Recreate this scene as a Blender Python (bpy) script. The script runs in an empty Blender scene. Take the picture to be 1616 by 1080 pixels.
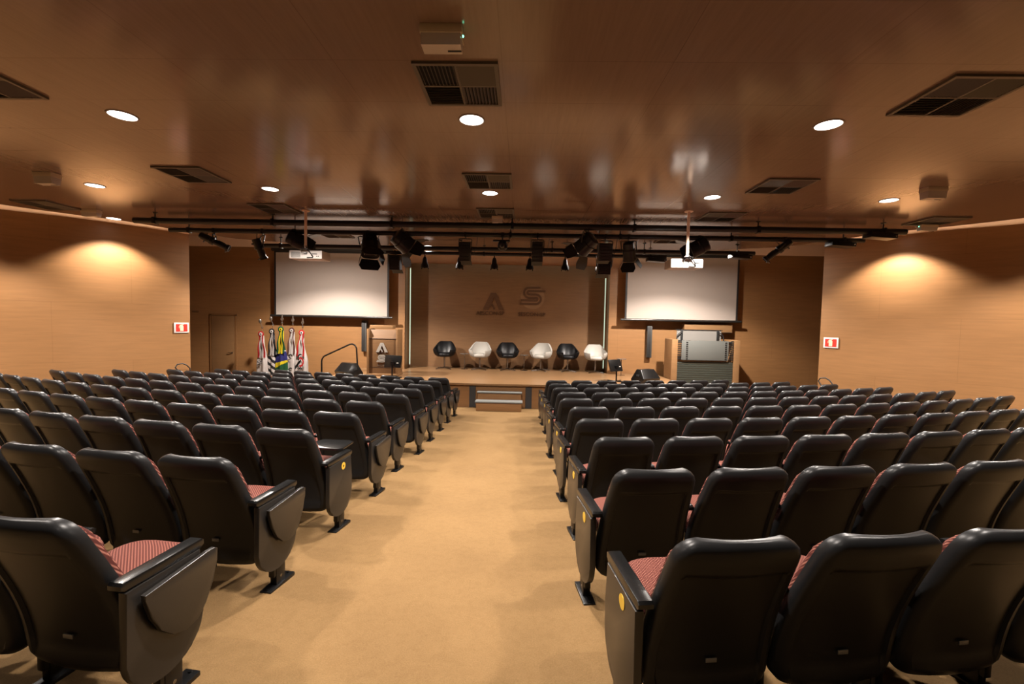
import bpy, bmesh, math, random
from mathutils import Vector, Matrix, Euler
random.seed(7)
sc = bpy.context.scene
COL = sc.collection
PI = math.pi
GZ = 2.23                      # camera height above the flat floor in front of the stage

# ------------------------------------------------------------------ materials
K = .33                         # overall reflectance of the room finishes
def mat(name, col, rough=.5, metal=0., spec=.5, emit=None, estr=0., coat=0.):
    m = bpy.data.materials.new(name); m.use_nodes = True
    b = m.node_tree.nodes['Principled BSDF']
    b.inputs['Base Color'].default_value = (*(c_ * K for c_ in col), 1)
    b.inputs['Roughness'].default_value = rough
    b.inputs['Metallic'].default_value = metal
    b.inputs['Specular IOR Level'].default_value = spec
    b.inputs['Coat Weight'].default_value = coat
    if emit:
        b.inputs['Emission Color'].default_value = (*emit, 1)
        b.inputs['Emission Strength'].default_value = estr
    return m
def nodes(m):
    nt = m.node_tree
    return nt, nt.nodes, nt.links, nt.nodes['Principled BSDF']
def coord(m, scale, rot=(0, 0, 0)):
    nt, N, L, b = nodes(m)
    tc = N.new('ShaderNodeTexCoord'); mp = N.new('ShaderNodeMapping')
    mp.inputs['Scale'].default_value = scale; mp.inputs['Rotation'].default_value = rot
    L.new(tc.outputs['Object'], mp.inputs['Vector'])
    return mp.outputs['Vector']
def noise(m, vec, scale, detail=4, rough=.6):
    nt, N, L, b = nodes(m)
    n = N.new('ShaderNodeTexNoise'); n.inputs['Scale'].default_value = scale
    n.inputs['Detail'].default_value = detail; n.inputs['Roughness'].default_value = rough
    L.new(vec, n.inputs['Vector']); return n.outputs['Fac']
def ramp(m, fac, stops):
    nt, N, L, b = nodes(m)
    r = N.new('ShaderNodeValToRGB'); e = r.color_ramp.elements
    e[0].position, e[0].color = stops[0][0], (*stops[0][1], 1)
    e[1].position, e[1].color = stops[-1][0], (*stops[-1][1], 1)
    for p, c in stops[1:-1]:
        x = e.new(p); x.color = (*c, 1)
    L.new(fac, r.inputs['Fac']); return r.outputs['Color']
def mul(m, a, bcol, fac=1.):
    nt, N, L, b = nodes(m)
    x = N.new('ShaderNodeMix'); x.data_type = 'RGBA'; x.blend_type = 'MULTIPLY'
    x.inputs['Factor'].default_value = fac
    L.new(a, x.inputs['A']); L.new(bcol, x.inputs['B']); return x.outputs['Result']
def bump(m, fac, strength, dist=.01):
    nt, N, L, b = nodes(m)
    n = N.new('ShaderNodeBump'); n.inputs['Strength'].default_value = strength
    n.inputs['Distance'].default_value = dist
    L.new(fac, n.inputs['Height']); L.new(n.outputs['Normal'], b.inputs['Normal'])
def setcol(m, c):
    nt, N, L, b = nodes(m); L.new(c, b.inputs['Base Color'])
def sc3(c, k): return tuple(x * k for x in c)

def wood(name, col, rough, grain, joints=None, spec=.5, var=.12):
    """laminate: stretched noise grain, faint board joints"""
    m = mat(name, col, rough, spec=spec); col = sc3(col, K)
    n1 = noise(m, coord(m, grain), 3., 5)
    n2 = noise(m, coord(m, (.5, .5, .5)), 1.2, 2)
    c = ramp(m, n1, [(.3, sc3(col, 1 - var)), (.5, col), (.72, sc3(col, 1 + var))])
    c2 = ramp(m, n2, [(.3, (.93, .92, .91)), (.7, (1., 1., 1.))])
    c = mul(m, c, c2)
    if joints:
        nt, N, L, b = nodes(m)
        br = N.new('ShaderNodeTexBrick')
        br.inputs['Color1'].default_value = (1, 1, 1, 1); br.inputs['Color2'].default_value = (.965, .96, .955, 1)
        br.inputs['Mortar'].default_value = (.76, .73, .71, 1)
        br.inputs['Scale'].default_value = 1; br.inputs['Mortar Size'].default_value = joints[2]
        br.inputs['Brick Width'].default_value = joints[0]; br.inputs['Row Height'].default_value = joints[1]
        tc = N.new('ShaderNodeTexCoord')
        if joints[3] == 'xy':
            br.offset = 0 if 'ceiling' in name else .5
            mp = N.new('ShaderNodeMapping'); mp.inputs['Location'].default_value = (-.33, -.22, 0) if 'ceiling' in name else (0, 0, 0)
            L.new(tc.outputs['Object'], mp.inputs['Vector']); L.new(mp.outputs['Vector'], br.inputs['Vector'])
        else:
            L.new(tc.outputs['UV'], br.inputs['Vector'])
        c = mul(m, c, br.outputs['Color'])
    setcol(m, c)
    return m

WOODC = (.72, .365, .145)
M = {}
M['wall'] = wood('wall_laminate', WOODC, .42, (.6, .6, 9.), (2.44, 1.22, .0025, 'uv'), .35, .09)
M['ceil'] = wood('ceiling_laminate', (.66, .455, .32), .15, (16., .9, 1.), (1.25, .62, .003, 'xy'), .55, .07)
M['margin'] = mat('margin_plaster', (2.2, 1.65, 1.25), .7)
M['panel'] = wood('stage_panel_laminate', (.55, .29, .13), .45, (.6, .6, 9.), None, .35)
M['stagewood'] = wood('stage_floor_wood', (.60, .34, .16), .3, (.8, 8., 1.), (1.6, .14, .003, 'xy'), .45)
M['lectwood'] = wood('lectern_wood', (.62, .34, .15), .4, (1., 1., 12.), None, .4)
M['lectdark'] = wood('lectern_front_wood', (.40, .21, .09), .4, (1., 1., 12.), None, .4)
M['door'] = wood('door_laminate', (.56, .30, .13), .4, (.6, .6, 10.), None, .35, .08)
# carpet
m = mat('carpet', (.46, .29, .135), .95, spec=.1); M['carpet'] = m
n = noise(m, coord(m, (1, 1, 1)), 160., 3); n2 = noise(m, coord(m, (1, 1, 1)), 1.3, 4)
n3 = noise(m, coord(m, (1, 1, 1)), 22., 3)
c = ramp(m, n, [(.3, sc3((.41, .245, .102), K)), (.7, sc3((.53, .320, .138), K))])
c = mul(m, c, ramp(m, n2, [(.32, (.84, .83, .82)), (.62, (1, 1, 1))]))
c = mul(m, c, ramp(m, n3, [(.36, (.93, .92, .9)), (.55, (1, 1, 1))]))
setcol(m, c); bump(m, n, .35, .004)
# black leatherette
def leather(name, col, rough, spec=.3):
    m = mat(name, col, rough, spec=spec)
    bump(m, noise(m, coord(m, (1, 1, 1)), 240., 3), .10, .002)
    return m
M['shell'] = leather('black_leatherette', (.034, .034, .035), .34, .19)
M['plastic'] = leather('black_plastic', (.014, .014, .014), .24, .5)
M['endpanel'] = leather('charcoal_laminate', (.040, .035, .031), .28, .5)
M['metal'] = mat('black_metal', (.012, .012, .013), .32, .3)
# red woven fabric: fine diagonal weave of two tones
m = mat('red_weave', (.30, .08, .055), .9, spec=.15); M['fabric'] = m
nt, N, L, b = nodes(m)
w1 = N.new('ShaderNodeTexWave'); w1.inputs['Scale'].default_value = 38; w1.bands_direction = 'X'
w2 = N.new('ShaderNodeTexWave'); w2.inputs['Scale'].default_value = 38; w2.bands_direction = 'DIAGONAL'
v = coord(m, (1, 1, 1)); L.new(v, w1.inputs['Vector']); L.new(v, w2.inputs['Vector'])
mx = N.new('ShaderNodeMath'); mx.operation = 'MULTIPLY'
L.new(w1.outputs['Fac'], mx.inputs[0]); L.new(w2.outputs['Fac'], mx.inputs[1])
setcol(m, ramp(m, mx.outputs[0], [(.1, (.055, .013, .010)), (.45, (.15, .048, .034)), (.8, (.24, .10, .072))]))
bump(m, mx.outputs[0], .3, .003)
M['gold'] = mat('gold_sticker', (1.9, 1.2, .12), .4, .2)
M['goldmark'] = mat('sticker_mark', (.10, .06, .01), .5)
M['plate'] = mat('number_plate', (.42, .42, .40), .35, .4)
M['grille'] = mat('vent_frame', (.28, .235, .17), .45)
M['slat'] = mat('vent_slat', (.26, .215, .16), .45)
M['void'] = mat('vent_void', (.006, .006, .006), .8)
M['trim'] = mat('lamp_trim', (.55, .42, .33), .35, .3)
M['lampglow'] = mat('lamp_diffuser', (1, 1, 1), .4, emit=(1., .93, .87), estr=9.)
M['box'] = mat('ivory_plastic', (1.7, 1.45, 1.05), .45)
M['boxgrey'] = mat('grey_diffuser', (1.4, 1.25, 1.1), .35)
M['led'] = mat('green_led', (.1, .8, .4), .4, emit=(.15, 1., .55), estr=6.)
M['truss'] = mat('truss_black', (.010, .010, .010), .42, .1)
M['fixture'] = mat('fixture_black', (.013, .013, .014), .36, .2)
M['steel'] = mat('bright_steel', (.75, .72, .70), .2, 1.)
M['lens'] = mat('lens_glass', (.10, .10, .11), .05, 0, .8)
M['chrome'] = mat('chrome', (.8, .8, .82), .12, 1.)
M['white'] = mat('white_plastic', (1.6, 1.5, 1.4), .4)
M['greyvent'] = mat('projector_grille', (.36, .34, .31), .5)
M['screen'] = mat('screen_fabric', (.86, .735, .64), .8, spec=.2)
M['black'] = mat('matte_black', (.008, .008, .008), .6)
M['alu'] = mat('screen_bar', (.06, .055, .05), .3, .4)
M['red'] = mat('sign_red', (1.7, .05, .02), .5)
M['signwhite'] = mat('sign_white', (1.8, 1.75, 1.65), .5)
M['signcream'] = mat('sign_cream', (1.8, 1.65, 1.1), .5)
M['extred'] = mat('extinguisher_red', (.55, .02, .015), .3, coat=.4)
M['logo'] = wood('logo_wood', (.30, .15, .07), .5, (.6, .6, 9.), None, .3)
M['logodisc'] = wood('logo_disc_wood', (.74, .43, .22), .5, (.6, .6, 9.), None, .3)
M['logowhite'] = mat('white_letter', (.85, .78, .68), .5)
M['flagwhite'] = mat('flag_white', (.80, .72, .68), .8, spec=.2)
M['flagblack'] = mat('flag_black', (.012, .012, .014), .8, spec=.2)
M['flagred'] = mat('flag_red', (.62, .018, .02), .8, spec=.2)
M['flaggreen'] = mat('flag_green', (.012, .10, .03), .8, spec=.2)
M['flagyellow'] = mat('flag_yellow', (.88, .68, .01), .8, spec=.2)
M['flagblue'] = mat('flag_blue', (.02, .02, .16), .8, spec=.2)
M['flagmaroon'] = mat('flag_maroon', (.12, .04, .03), .8, spec=.2)
M['pole'] = wood('pole_wood', (.30, .14, .06), .4, (3., 3., 1.))
M['silver'] = mat('finial_silver', (.72, .66, .58), .25, .9)
M['blackhide'] = leather('black_hide', (.010, .011, .014), .35)
M['whitehide'] = leather('white_hide', (1.1, 1.05, .95), .45)
M['glass'] = mat('table_glass', (.55, .62, .64), .08, 0, .8)
M['glass'].node_tree.nodes['Principled BSDF'].inputs['Transmission Weight'].default_value = .5
M['shutter'] = mat('shutter_greygreen', (.185, .215, .185), .4, .2)
M['shutterpale'] = mat('shutter_pale', (.33, .345, .32), .4, .1)
M['fogglass'] = mat('frosted_panel', (.50, .47, .43), .35)
M['greyspk'] = mat('speaker_grey', (.10, .095, .085), .5)
M['spkgrille'] = mat('speaker_grille', (.018, .017, .016), .6)
M['treadgrey'] = mat('step_nosing', (.36, .37, .35), .5)
M['darkshade'] = mat('shade_tone', (.05, .045, .045), .7)  # dark colour in place of shade: unlit rear of the hall, recess strips
M['tube'] = mat('cove_tube', (1, 1, 1), .5, emit=(.86, 1., .80), estr=5.)
M['cove'] = mat('warm_cove_tube', (1, 1, 1), .5, emit=(1., .74, .50), estr=30.)
M['covefront'] = mat('warm_front_tube', (1, 1, 1), .5, emit=(1., .78, .56), estr=45.)
M['tubedim'] = mat('edge_tube', (.8, .85, .75), .5, emit=(.80, 1., .72), estr=.8)
M['screenblack'] = mat('monitor_glass', (.006, .006, .007), .15)

# ------------------------------------------------------------------ mesh helpers
class MB:
    def __init__(s): s.b = bmesh.new(); s.mi = 0
    def _faces(s, fs):
        for f in fs: f.material_index = s.mi
    def box(s, c, size, rot=None, bev=0.):
        x, y, z = [k / 2 for k in size]
        mt = Matrix.Translation(Vector(c)) @ (rot.to_4x4() if rot is not None else Matrix())
        vs = [s.b.verts.new(mt @ Vector((a * x, b_ * y, c_ * z))) for a in (-1, 1) for b_ in (-1, 1) for c_ in (-1, 1)]
        fs = [s.b.faces.new([vs[i] for i in q]) for q in ((0, 1, 3, 2), (4, 6, 7, 5), (0, 4, 5, 1), (2, 3, 7, 6), (0, 2, 6, 4), (1, 5, 7, 3))]
        s._faces(fs)
        if bev:
            es = list({e for f in fs for e in f.edges})
            r = bmesh.ops.bevel(s.b, geom=es, offset=bev, segments=2, affect='EDGES', profile=.6)
            s._faces(r['faces'])
        return s
    def loft(s, rings, cap=True, closed=True):
        vr = [[s.b.verts.new(Vector(p)) for p in r] for r in rings]
        n = len(vr[0]); out = []
        for a, b_ in zip(vr, vr[1:]):
            for i in range(n if closed else n - 1):
                j = (i + 1) % n
                out.append(s.b.faces.new((a[i], a[j], b_[j], b_[i])))
        if cap:
            out.append(s.b.faces.new(list(reversed(vr[0])))); out.append(s.b.faces.new(vr[-1]))
        s._faces(out); return s
    def cyl(s, p0, p1, r0, r1=None, n=12, cap=True):
        r1 = r0 if r1 is None else r1
        p0, p1 = Vector(p0), Vector(p1); d = (p1 - p0).normalized()
        a = d.orthogonal().normalized(); b_ = d.cross(a)
        ring = lambda p, r: [p + (a * math.cos(t) + b_ * math.sin(t)) * r for t in [2 * PI * i / n for i in range(n)]]
        return s.loft([ring(p0, r0), ring(p1, r1)], cap)
    def lathe(s, prof, n=20, o=(0, 0, 0), rot=None):
        o = Vector(o); R = rot if rot is not None else Matrix.Identity(3)
        rings = [[o + R @ Vector((max(r, 1e-4) * math.cos(2 * PI * i / n), max(r, 1e-4) * math.sin(2 * PI * i / n), z)) for i in range(n)] for r, z in prof]
        return s.loft(rings)
    def tube(s, path, r, n=8):
        path = [Vector(p) for p in path]; rings = []
        up = Vector((0, 0, 1)); prev = None
        for i, p in enumerate(path):
            d = (path[min(i + 1, len(path) - 1)] - path[max(i - 1, 0)]).normalized()
            a = prev - d * prev.dot(d) if prev is not None else d.orthogonal()
            if a.length < 1e-5: a = d.orthogonal()
            a.normalize(); prev = a; b_ = d.cross(a)
            rings.append([p + (a * math.cos(t) + b_ * math.sin(t)) * r for t in [2 * PI * k / n for k in range(n)]])
        return s.loft(rings)
    def prism(s, pts, d, f=lambda p, t: p, bev=0.):
        """outline pts (2D) extruded by d; f maps (u,v),t to 3D"""
        A = [s.b.verts.new(Vector(f(p, 0.))) for p in pts]; B = [s.b.verts.new(Vector(f(p, d))) for p in pts]
        n = len(pts); fs = [s.b.faces.new(list(reversed(A))), s.b.faces.new(B)]
        for i in range(n):
            j = (i + 1) % n; fs.append(s.b.faces.new((A[i], A[j], B[j], B[i])))
        s._faces(fs)
        if bev:
            es = list({e for f_ in fs[:2] for e in f_.edges})
            r = bmesh.ops.bevel(s.b, geom=es, offset=bev, segments=2, affect='EDGES', profile=.6); s._faces(r['faces'])
        return s
    def quad(s, *ps):
        s._faces([s.b.faces.new([s.b.verts.new(Vector(p)) for p in ps])]); return s
    def mesh(s, name, mats, smooth=35):
        bmesh.ops.recalc_face_normals(s.b, faces=s.b.faces)
        me = bpy.data.meshes.new(name); s.b.to_mesh(me); s.b.free()
        for m_ in (mats if isinstance(mats, (list, tuple)) else [mats]): me.materials.append(m_)
        if smooth:
            me.polygons.foreach_set('use_smooth', [True] * len(me.polygons))
            me.set_sharp_from_angle(angle=math.radians(smooth))
        return me
    def build(s, name, mats, parent=None, smooth=35, label=None):
        o = bpy.data.objects.new(name, s.mesh(name, mats, smooth)); COL.objects.link(o)
        if parent: o.parent = parent
        if label: o['label'] = label
        return o

def tag(o, label, cat, group=None, kind=None):
    o['label'] = label; o['category'] = cat
    if group: o['group'] = group
    if kind: o['kind'] = kind
    return o
def thing(name, loc, label, cat, group=None, rz=0.):
    o = bpy.data.objects.new(name, None); COL.objects.link(o)
    o.empty_display_size = .1; o.location = loc; o.rotation_euler = (0, 0, rz)
    return tag(o, label, cat, group)
def inst(name, me, parent, loc=(0, 0, 0)):
    o = bpy.data.objects.new(name, me); COL.objects.link(o); o.parent = parent; o.location = loc
    return o
def copy_tree(o, parent=None):
    c = o.copy(); COL.objects.link(c); c.parent = parent
    for ch in list(o.children): copy_tree(ch, c)
    return c
def text(name, body, size, m_, parent, loc, rot=(PI / 2, 0, 0), ext=.006, align='CENTER'):
    cu = bpy.data.curves.new(name, 'FONT'); cu.body = body; cu.size = size; cu.extrude = ext
    cu.align_x = align; cu.materials.append(m_)
    o = bpy.data.objects.new(name, cu); COL.objects.link(o); o.parent = parent
    me = bpy.data.meshes.new_from_object(o, depsgraph=bpy.context.evaluated_depsgraph_get())
    bpy.data.objects.remove(o); me.materials.clear(); me.materials.append(m_)
    o = bpy.data.objects.new(name, me); COL.objects.link(o); o.parent = parent
    o.location = loc; o.rotation_euler = rot; return o

# ------------------------------------------------------------------ hall geometry
def g(x):
    x = abs(x); return .07848 * x + .01372 * x * x + .00079 * x ** 3
G1 = g(1.)
def gc(x): return max(0., g(x) - G1)
def theta(x): x = abs(x); return math.atan(.07848 + 2 * .01372 * x + 3 * .00079 * x * x)
def floor_s(s): return max(0., GZ - 1.53 - .0652 * s)
def floor_z(x, y): return floor_s(y - gc(x))
CZ = GZ + 1.9                   # ceiling
FY = 14.2                       # front wall plane
FZ = GZ + 2.55                  # top of the front wall
SZ = .62                        # stage deck height

# floor
b = MB(); xs = [-11.2 + .28 * i for i in range(81)]; ys = [-3.2 + .23 * i for i in range(82)]
gv = [[b.b.verts.new((x, y, floor_z(x, y))) for x in xs] for y in ys]
for j in range(len(ys) - 1):
    for i in range(len(xs) - 1): b.b.faces.new((gv[j][i], gv[j][i + 1], gv[j + 1][i + 1], gv[j + 1][i]))
o = b.build('floor', M['carpet'], smooth=60); tag(o, 'tan carpet floor sloping down the aisle to the stage', 'floor', kind='structure')

def catmull(pts, k=6):
    out = []
    for i in range(len(pts) - 1):
        p0 = pts[max(i - 1, 0)]; p1 = pts[i]; p2 = pts[i + 1]; p3 = pts[min(i + 2, len(pts) - 1)]
        for j in range(k):
            t = j / k
            out.append(tuple(.5 * (2 * b_ + (c_ - a) * t + (2 * a - 5 * b_ + 4 * c_ - d) * t * t + (3 * b_ - a - 3 * c_ + d) * t ** 3) for a, b_, c_, d in zip(p0, p1, p2, p3)))
    out.append(tuple(pts[-1])); return out

# side walls: plan curve from the back of the hall to the corner by the alcove
WL = catmull([(10.3, -3.2), (10.3, 1.5), (10.3, 5.), (10.0, 6.9), (9.35, 8.05), (8.57, 8.72), (8.0, 9.38), (7.66, 9.9), (7.40, 10.36)], 6)
def wall_strip(name, plan, z0, z1, label, thick=.12, side=1):
    b = MB(); uvl = b.b.loops.layers.uv.new('UVMap')
    n = len(plan); s_ = 0.; V0 = []; V1 = []; S = []; O0 = []; O1 = []
    for i, (x, y) in enumerate(plan):
        if i: s_ += math.hypot(x - plan[i - 1][0], y - plan[i - 1][1])
        S.append(s_)
        V0.append(b.b.verts.new((x, y, z0))); V1.append(b.b.verts.new((x, y, z1)))
        nn = Vector((0, 0))                                      # mitred offset to the outside
        for j in (i - 1, i):
            if 0 <= j < n - 1:
                d = Vector((plan[j + 1][0] - plan[j][0], plan[j + 1][1] - plan[j][1])).normalized(); nn += Vector((-d.y, d.x)) * side
        nn.normalize()
        O0.append(b.b.verts.new((x + nn.x * thick, y + nn.y * thick, z0))); O1.append(b.b.verts.new((x + nn.x * thick, y + nn.y * thick, z1)))
    for i in range(n - 1):
        for A0, A1 in ((V0, V1), (O0, O1)):
            f = b.b.faces.new((A0[i], A0[i + 1], A1[i + 1], A1[i]))
            for l, (u, v_) in zip(f.loops, ((S[i], z0), (S[i + 1], z0), (S[i + 1], z1), (S[i], z1))): l[uvl].uv = (u, v_)
        b.b.faces.new((V1[i], V1[i + 1], O1[i + 1], O1[i])); b.b.faces.new((V0[i], V0[i + 1], O0[i + 1], O0[i]))
    for i in (0, n - 1): b.b.faces.new((V0[i], V1[i], O1[i], O0[i]))
    o = b.build(name, M['wall'], smooth=40)
    return tag(o, label, 'wall', kind='structure')
wall_strip('wall_right', [(x, y) for x, y in WL], -.05, CZ, 'curved light wood wall on the right of the hall', side=-1)
wall_strip('wall_left', [(-x, y) for x, y in WL], -.05, CZ, 'curved light wood wall on the left of the hall', side=1)
o = wall_strip('wall_back', [(-10.4, -3.2), (10.4, -3.2)], -.05, FZ, 'unseen wall behind the last row, coloured dark to cut reflections', side=-1)
o.data.materials[0] = M['darkshade']  # unseen wall, coloured dark so the seat backs reflect little
# alcove sides beyond the corners
wall_strip('wall_alcove_left', [(-7.40, 10.36), (-7.52, 10.5), (-10.8, 10.5), (-10.8, FY)], -.05, GZ + 2.23, 'dim wood wall of the recess left of the stage', .02, side=1)
wall_strip('wall_alcove_right', [(7.40, 10.36), (7.52, 10.5), (10.8, 10.5), (10.8, FY)], -.05, GZ + 2.23, 'dim wood wall of the recess right of the stage', .02, side=-1)
# front wall in two wings, returns into the stage niche
OX = 3.28
wall_strip('wall_front_left', [(-10.9, FY), (-OX, FY), (-OX - .06, 15.1)], -.05, GZ + 2.23, 'wood wall behind the left projection screen', .08, side=1)
wall_strip('wall_front_right', [(10.9, FY), (OX, FY), (OX + .06, 15.1)], -.05, GZ + 2.23, 'wood wall behind the right projection screen', .08, side=-1)
b = MB(); b.box((0, 15.12, 2.3), (7.2, .10, 4.8)); o = b.build('wall_stage', M['panel'])
tag(o, 'large wood panel closing the back of the stage', 'wall', kind='structure')
b = MB(); b.box((0, FY + .04, (GZ + 1.80 + FZ + .05) / 2), (2 * OX + .1, .08, FZ + .05 - GZ - 1.80)); o = b.build('trim_1', M['wall'])
tag(o, 'wood fascia across the top of the stage opening', 'fascia', kind='structure')
b = MB(); b.box((0, 14.7, FZ + .05), (7.4, 1.0, .06)); o = b.build('trim_2', M['margin'])
tag(o, 'pale soffit over the stage niche', 'soffit', kind='structure')

# ceiling slab with a curved front edge
EDGE = catmull([(9.75, 5.0), (9.5, 6.5), (8.87, 7.72), (8.3, 8.43), (7.72, 9.0), (7.32, 9.8), (7.1, 10.12), (6.66, 10.76), (6.3, 10.98), (4.2, 11.85), (2.0, 12.2), (0, 12.3)], 5)
edge = [(x, y) for x, y in EDGE] + [(-x, y) for x, y in reversed(EDGE[:-1])]
b = MB(); poly = [(10.3, -3.2), (10.3, 1.5)] + [(9.95, 4.0)] + edge + [(-9.95, 4.0), (-10.3, 1.5), (-10.3, -3.2)]
b.prism(poly, .05, lambda p, t: (p[0], p[1], CZ + t))
o = b.build('ceiling', M['ceil'], smooth=0); tag(o, 'dark glossy wood panelled ceiling', 'ceiling', kind='structure')
# pale plaster frieze above the wood walls
for sx, sd, lb in ((1, -1, 'right'), (-1, 1, 'left')):
    o = wall_strip('trim_4' if sx > 0 else 'trim_5', [(sx * x, y) for x, y in WL], CZ, FZ, f'pale plaster band on top of the curved {lb} wall', .10, sd)
    o.data.materials[0] = M['margin']; o['category'] = 'wall trim'
    o = wall_strip('trim_6' if sx > 0 else 'trim_7', [(sx * x, y) for x, y in ((7.40, 10.36), (7.52, 10.5), (10.8, 10.5), (10.8, FY), (OX, FY))], GZ + 2.23, FZ, f'pale plaster band on top of the front wall, {lb} side', .06, sd)
    o.data.materials[0] = M['margin']; o['category'] = 'wall trim'
# pale soffit above the floating ceiling: closes the light cove along its edge
b = MB(); b.box((0, 5.6, FZ + .03), (22., 18., .06)); o = b.build('trim_3', M['margin'], smooth=0)
tag(o, 'pale soffit above the edge of the floating wood ceiling', 'soffit', kind='structure')
def inward(path, d):
    out = []
    for i, p in enumerate(path):
        a_ = Vector(path[max(i - 1, 0)]); b_ = Vector(path[min(i + 1, len(path) - 1)]); t_ = (b_ - a_).normalized()
        n_ = Vector((-t_.y, t_.x)); c_ = Vector(p)
        if (c_ + n_ * d).length > (c_ - n_ * d).length: n_ = -n_
        out.append(c_ + n_ * d)
    return out
def strip_light(path, d, r, m_, label):
    pts = inward(path, d)
    t = thing('cove_light', (pts[0].x, pts[0].y, CZ + .05), label, 'light strip', 'warm light strips on top of the ceiling edge')
    b = MB(); b.tube([(p.x - pts[0].x, p.y - pts[0].y, r + .001) for p in pts], r, 8); b.build('tube', m_, t)
    for k in (0, -1):
        p = pts[k]; q = pts[1 if k == 0 else -2]; dd = Vector((p.x - q.x, p.y - q.y, 0)).normalized(); c_ = Vector((p.x - pts[0].x, p.y - pts[0].y, r + .001))
        b = MB(); b.cyl(c_, c_ + dd * .03, r + .003, n=8); b.build('end_cap', M['white'], t)
SIDE = [p for p in EDGE if p[1] > 6.4 and p[0] > 6.9]; FRONT = [p for p in EDGE if .2 < p[0] < 6.5]
strip_light([(x, y) for x, y in SIDE], .30, .016, M['cove'], 'warm light strip lying above the ceiling edge along the right wall')
strip_light([(-x, y) for x, y in SIDE], .30, .016, M['cove'], 'warm light strip lying above the ceiling edge along the left wall')
strip_light([(x, y) for x, y in FRONT], .45, .016, M['covefront'], 'warm light strip lying above the ceiling edge before the right screen')
strip_light([(-x, y) for x, y in FRONT], .45, .016, M['covefront'], 'warm light strip lying above the ceiling edge before the left screen')

# door in the front wall, small plate
dr = bpy.data.objects.new('door_1', None); COL.objects.link(dr); dr.location = (-9.22, FY - .02, 0)
tag(dr, 'flush wood door in the recess left of the stage', 'door', kind='structure')
b = MB(); b.box((0, 0, 1.11), (.74, .05, 2.22), bev=.004); b.build('door_leaf', M['door'], dr)
b = MB(); b.box((-.41, 0, 1.13), (.06, .035, 2.26)).box((.41, 0, 1.13), (.06, .035, 2.26)).box((0, 0, 2.26), (.88, .035, .06)); b.build('door_frame', M['wall'], dr)
b = MB(); b.cyl((.30, -.025, 1.02), (.30, -.08, 1.02), .012).cyl((.30, -.075, 1.02), (.19, -.075, 1.02), .011).cyl((.30, -.026, 1.02), (.30, -.034, 1.02), .028); b.build('door_handle', M['steel'], dr)
b = MB(); b.box((0, 0, 0), (.22, .02, .06), bev=.004); o = b.build('door_plate', M['lectdark']); o.location = (-10.14, FY - .012, GZ + .11)
tag(o, 'small dark plate on the wall above and left of the wood door', 'plate')

# ------------------------------------------------------------------ ceiling lamps
HOT = (1., .90, .81)
def downlight(x, y, label, power, ang=124., blend=.16, spill=0., z=CZ):
    t = thing('downlight', (x, y, z), label, 'ceiling light', 'recessed round ceiling lights')
    b = MB(); ro, ri, n = .128, .112, 32
    rings = []
    for r, zz in ((ro, 0), (ro - .004, -.006), (ri, -.008), (ri - .002, 0)):
        rings.append([(r * math.cos(2 * PI * i / n), r * math.sin(2 * PI * i / n), zz) for i in range(n)])
    b.loft(rings, cap=False); b.build('trim_ring', M['trim'], t)
    b = MB(); b.lathe([(.0, -.001), (.110, -.001), (.110, -.003), (.0, -.0035)], 28); b.build('diffuser', M['lampglow'], t)
    l = bpy.data.lights.new('lamp', 'SPOT'); l.energy = power; l.color = HOT; l.spot_size = math.radians(ang)
    l.spot_blend = blend; l.shadow_soft_size = .07
    lo = bpy.data.objects.new('lamp', l); COL.objects.link(lo); lo.parent = t; lo.location = (0, 0, -.03)
    if spill:
        l = bpy.data.lights.new('lamp_spill', 'AREA'); l.shape = 'DISK'; l.size = .2; l.energy = spill; l.color = HOT
        lo = bpy.data.objects.new('lamp_spill', l); COL.objects.link(lo); lo.parent = t; lo.location = (0, 0, -.02)
    return t
PW = 880
for x, y, lb, k in [
    (-3.36, 4.25, 'round ceiling light near left, above the second row', 1), (0, 4.27, 'round ceiling light over the aisle just past the nearest vent', 1),
    (3.35, 4.30, 'round ceiling light near right, in front of the large right vent', 1),
    (-5.9, 6.55, 'round ceiling light at far left beside the left emergency box', 1.3), (-3.28, 6.6, 'round ceiling light left of centre, behind the left vent', 1),
    (0, 6.66, 'round ceiling light over the aisle between the second and third vents', 1), (3.30, 6.72, 'round ceiling light right of centre, left of the right projector pole vent', 1),
    (5.91, 6.76, 'round ceiling light at far right beside the right emergency box', 1.3),
    (-7.72, 8.78, 'round ceiling light by the left wall edge next to the lighting bar end', .72), (7.72, 8.82, 'round ceiling light by the right wall edge behind the bar end', .72),
    (-1.95, 11.5, 'round ceiling light behind the bars left of the stage centre', .9), (1.95, 11.5, 'round ceiling light behind the bars right of the stage centre', .9),
    (-5.1, 11.5, 'round ceiling light in front of the left screen', 1.85), (4.95, 11.5, 'round ceiling light in front of the right screen', 1.85),
    (-3.34, 1.95, 'round ceiling light above the nearest left seats', .55), (0, 1.95, 'round ceiling light over the aisle above the camera', .8), (3.34, 1.95, 'round ceiling light above the nearest right seats', .55),
    (-6.4, 4.25, 'round ceiling light out to the left of the second row', .9), (6.4, 4.25, 'round ceiling light out to the right of the second row', .9),
    (-9.0, 6.35, 'round ceiling light close to the left wall beside the fourth row', 1.25), (9.0, 6.35, 'round ceiling light close to the right wall beside the fourth row', 1.25),
    (0, -.5, 'round ceiling light over the aisle behind the camera', .08)]:
    downlight(x, y, lb, PW * k, 140. if k == 1.85 else (120. if k == .72 else 130.), .35 if k == 1.85 else .4, 265. if k == 1.85 else 0.)

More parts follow.
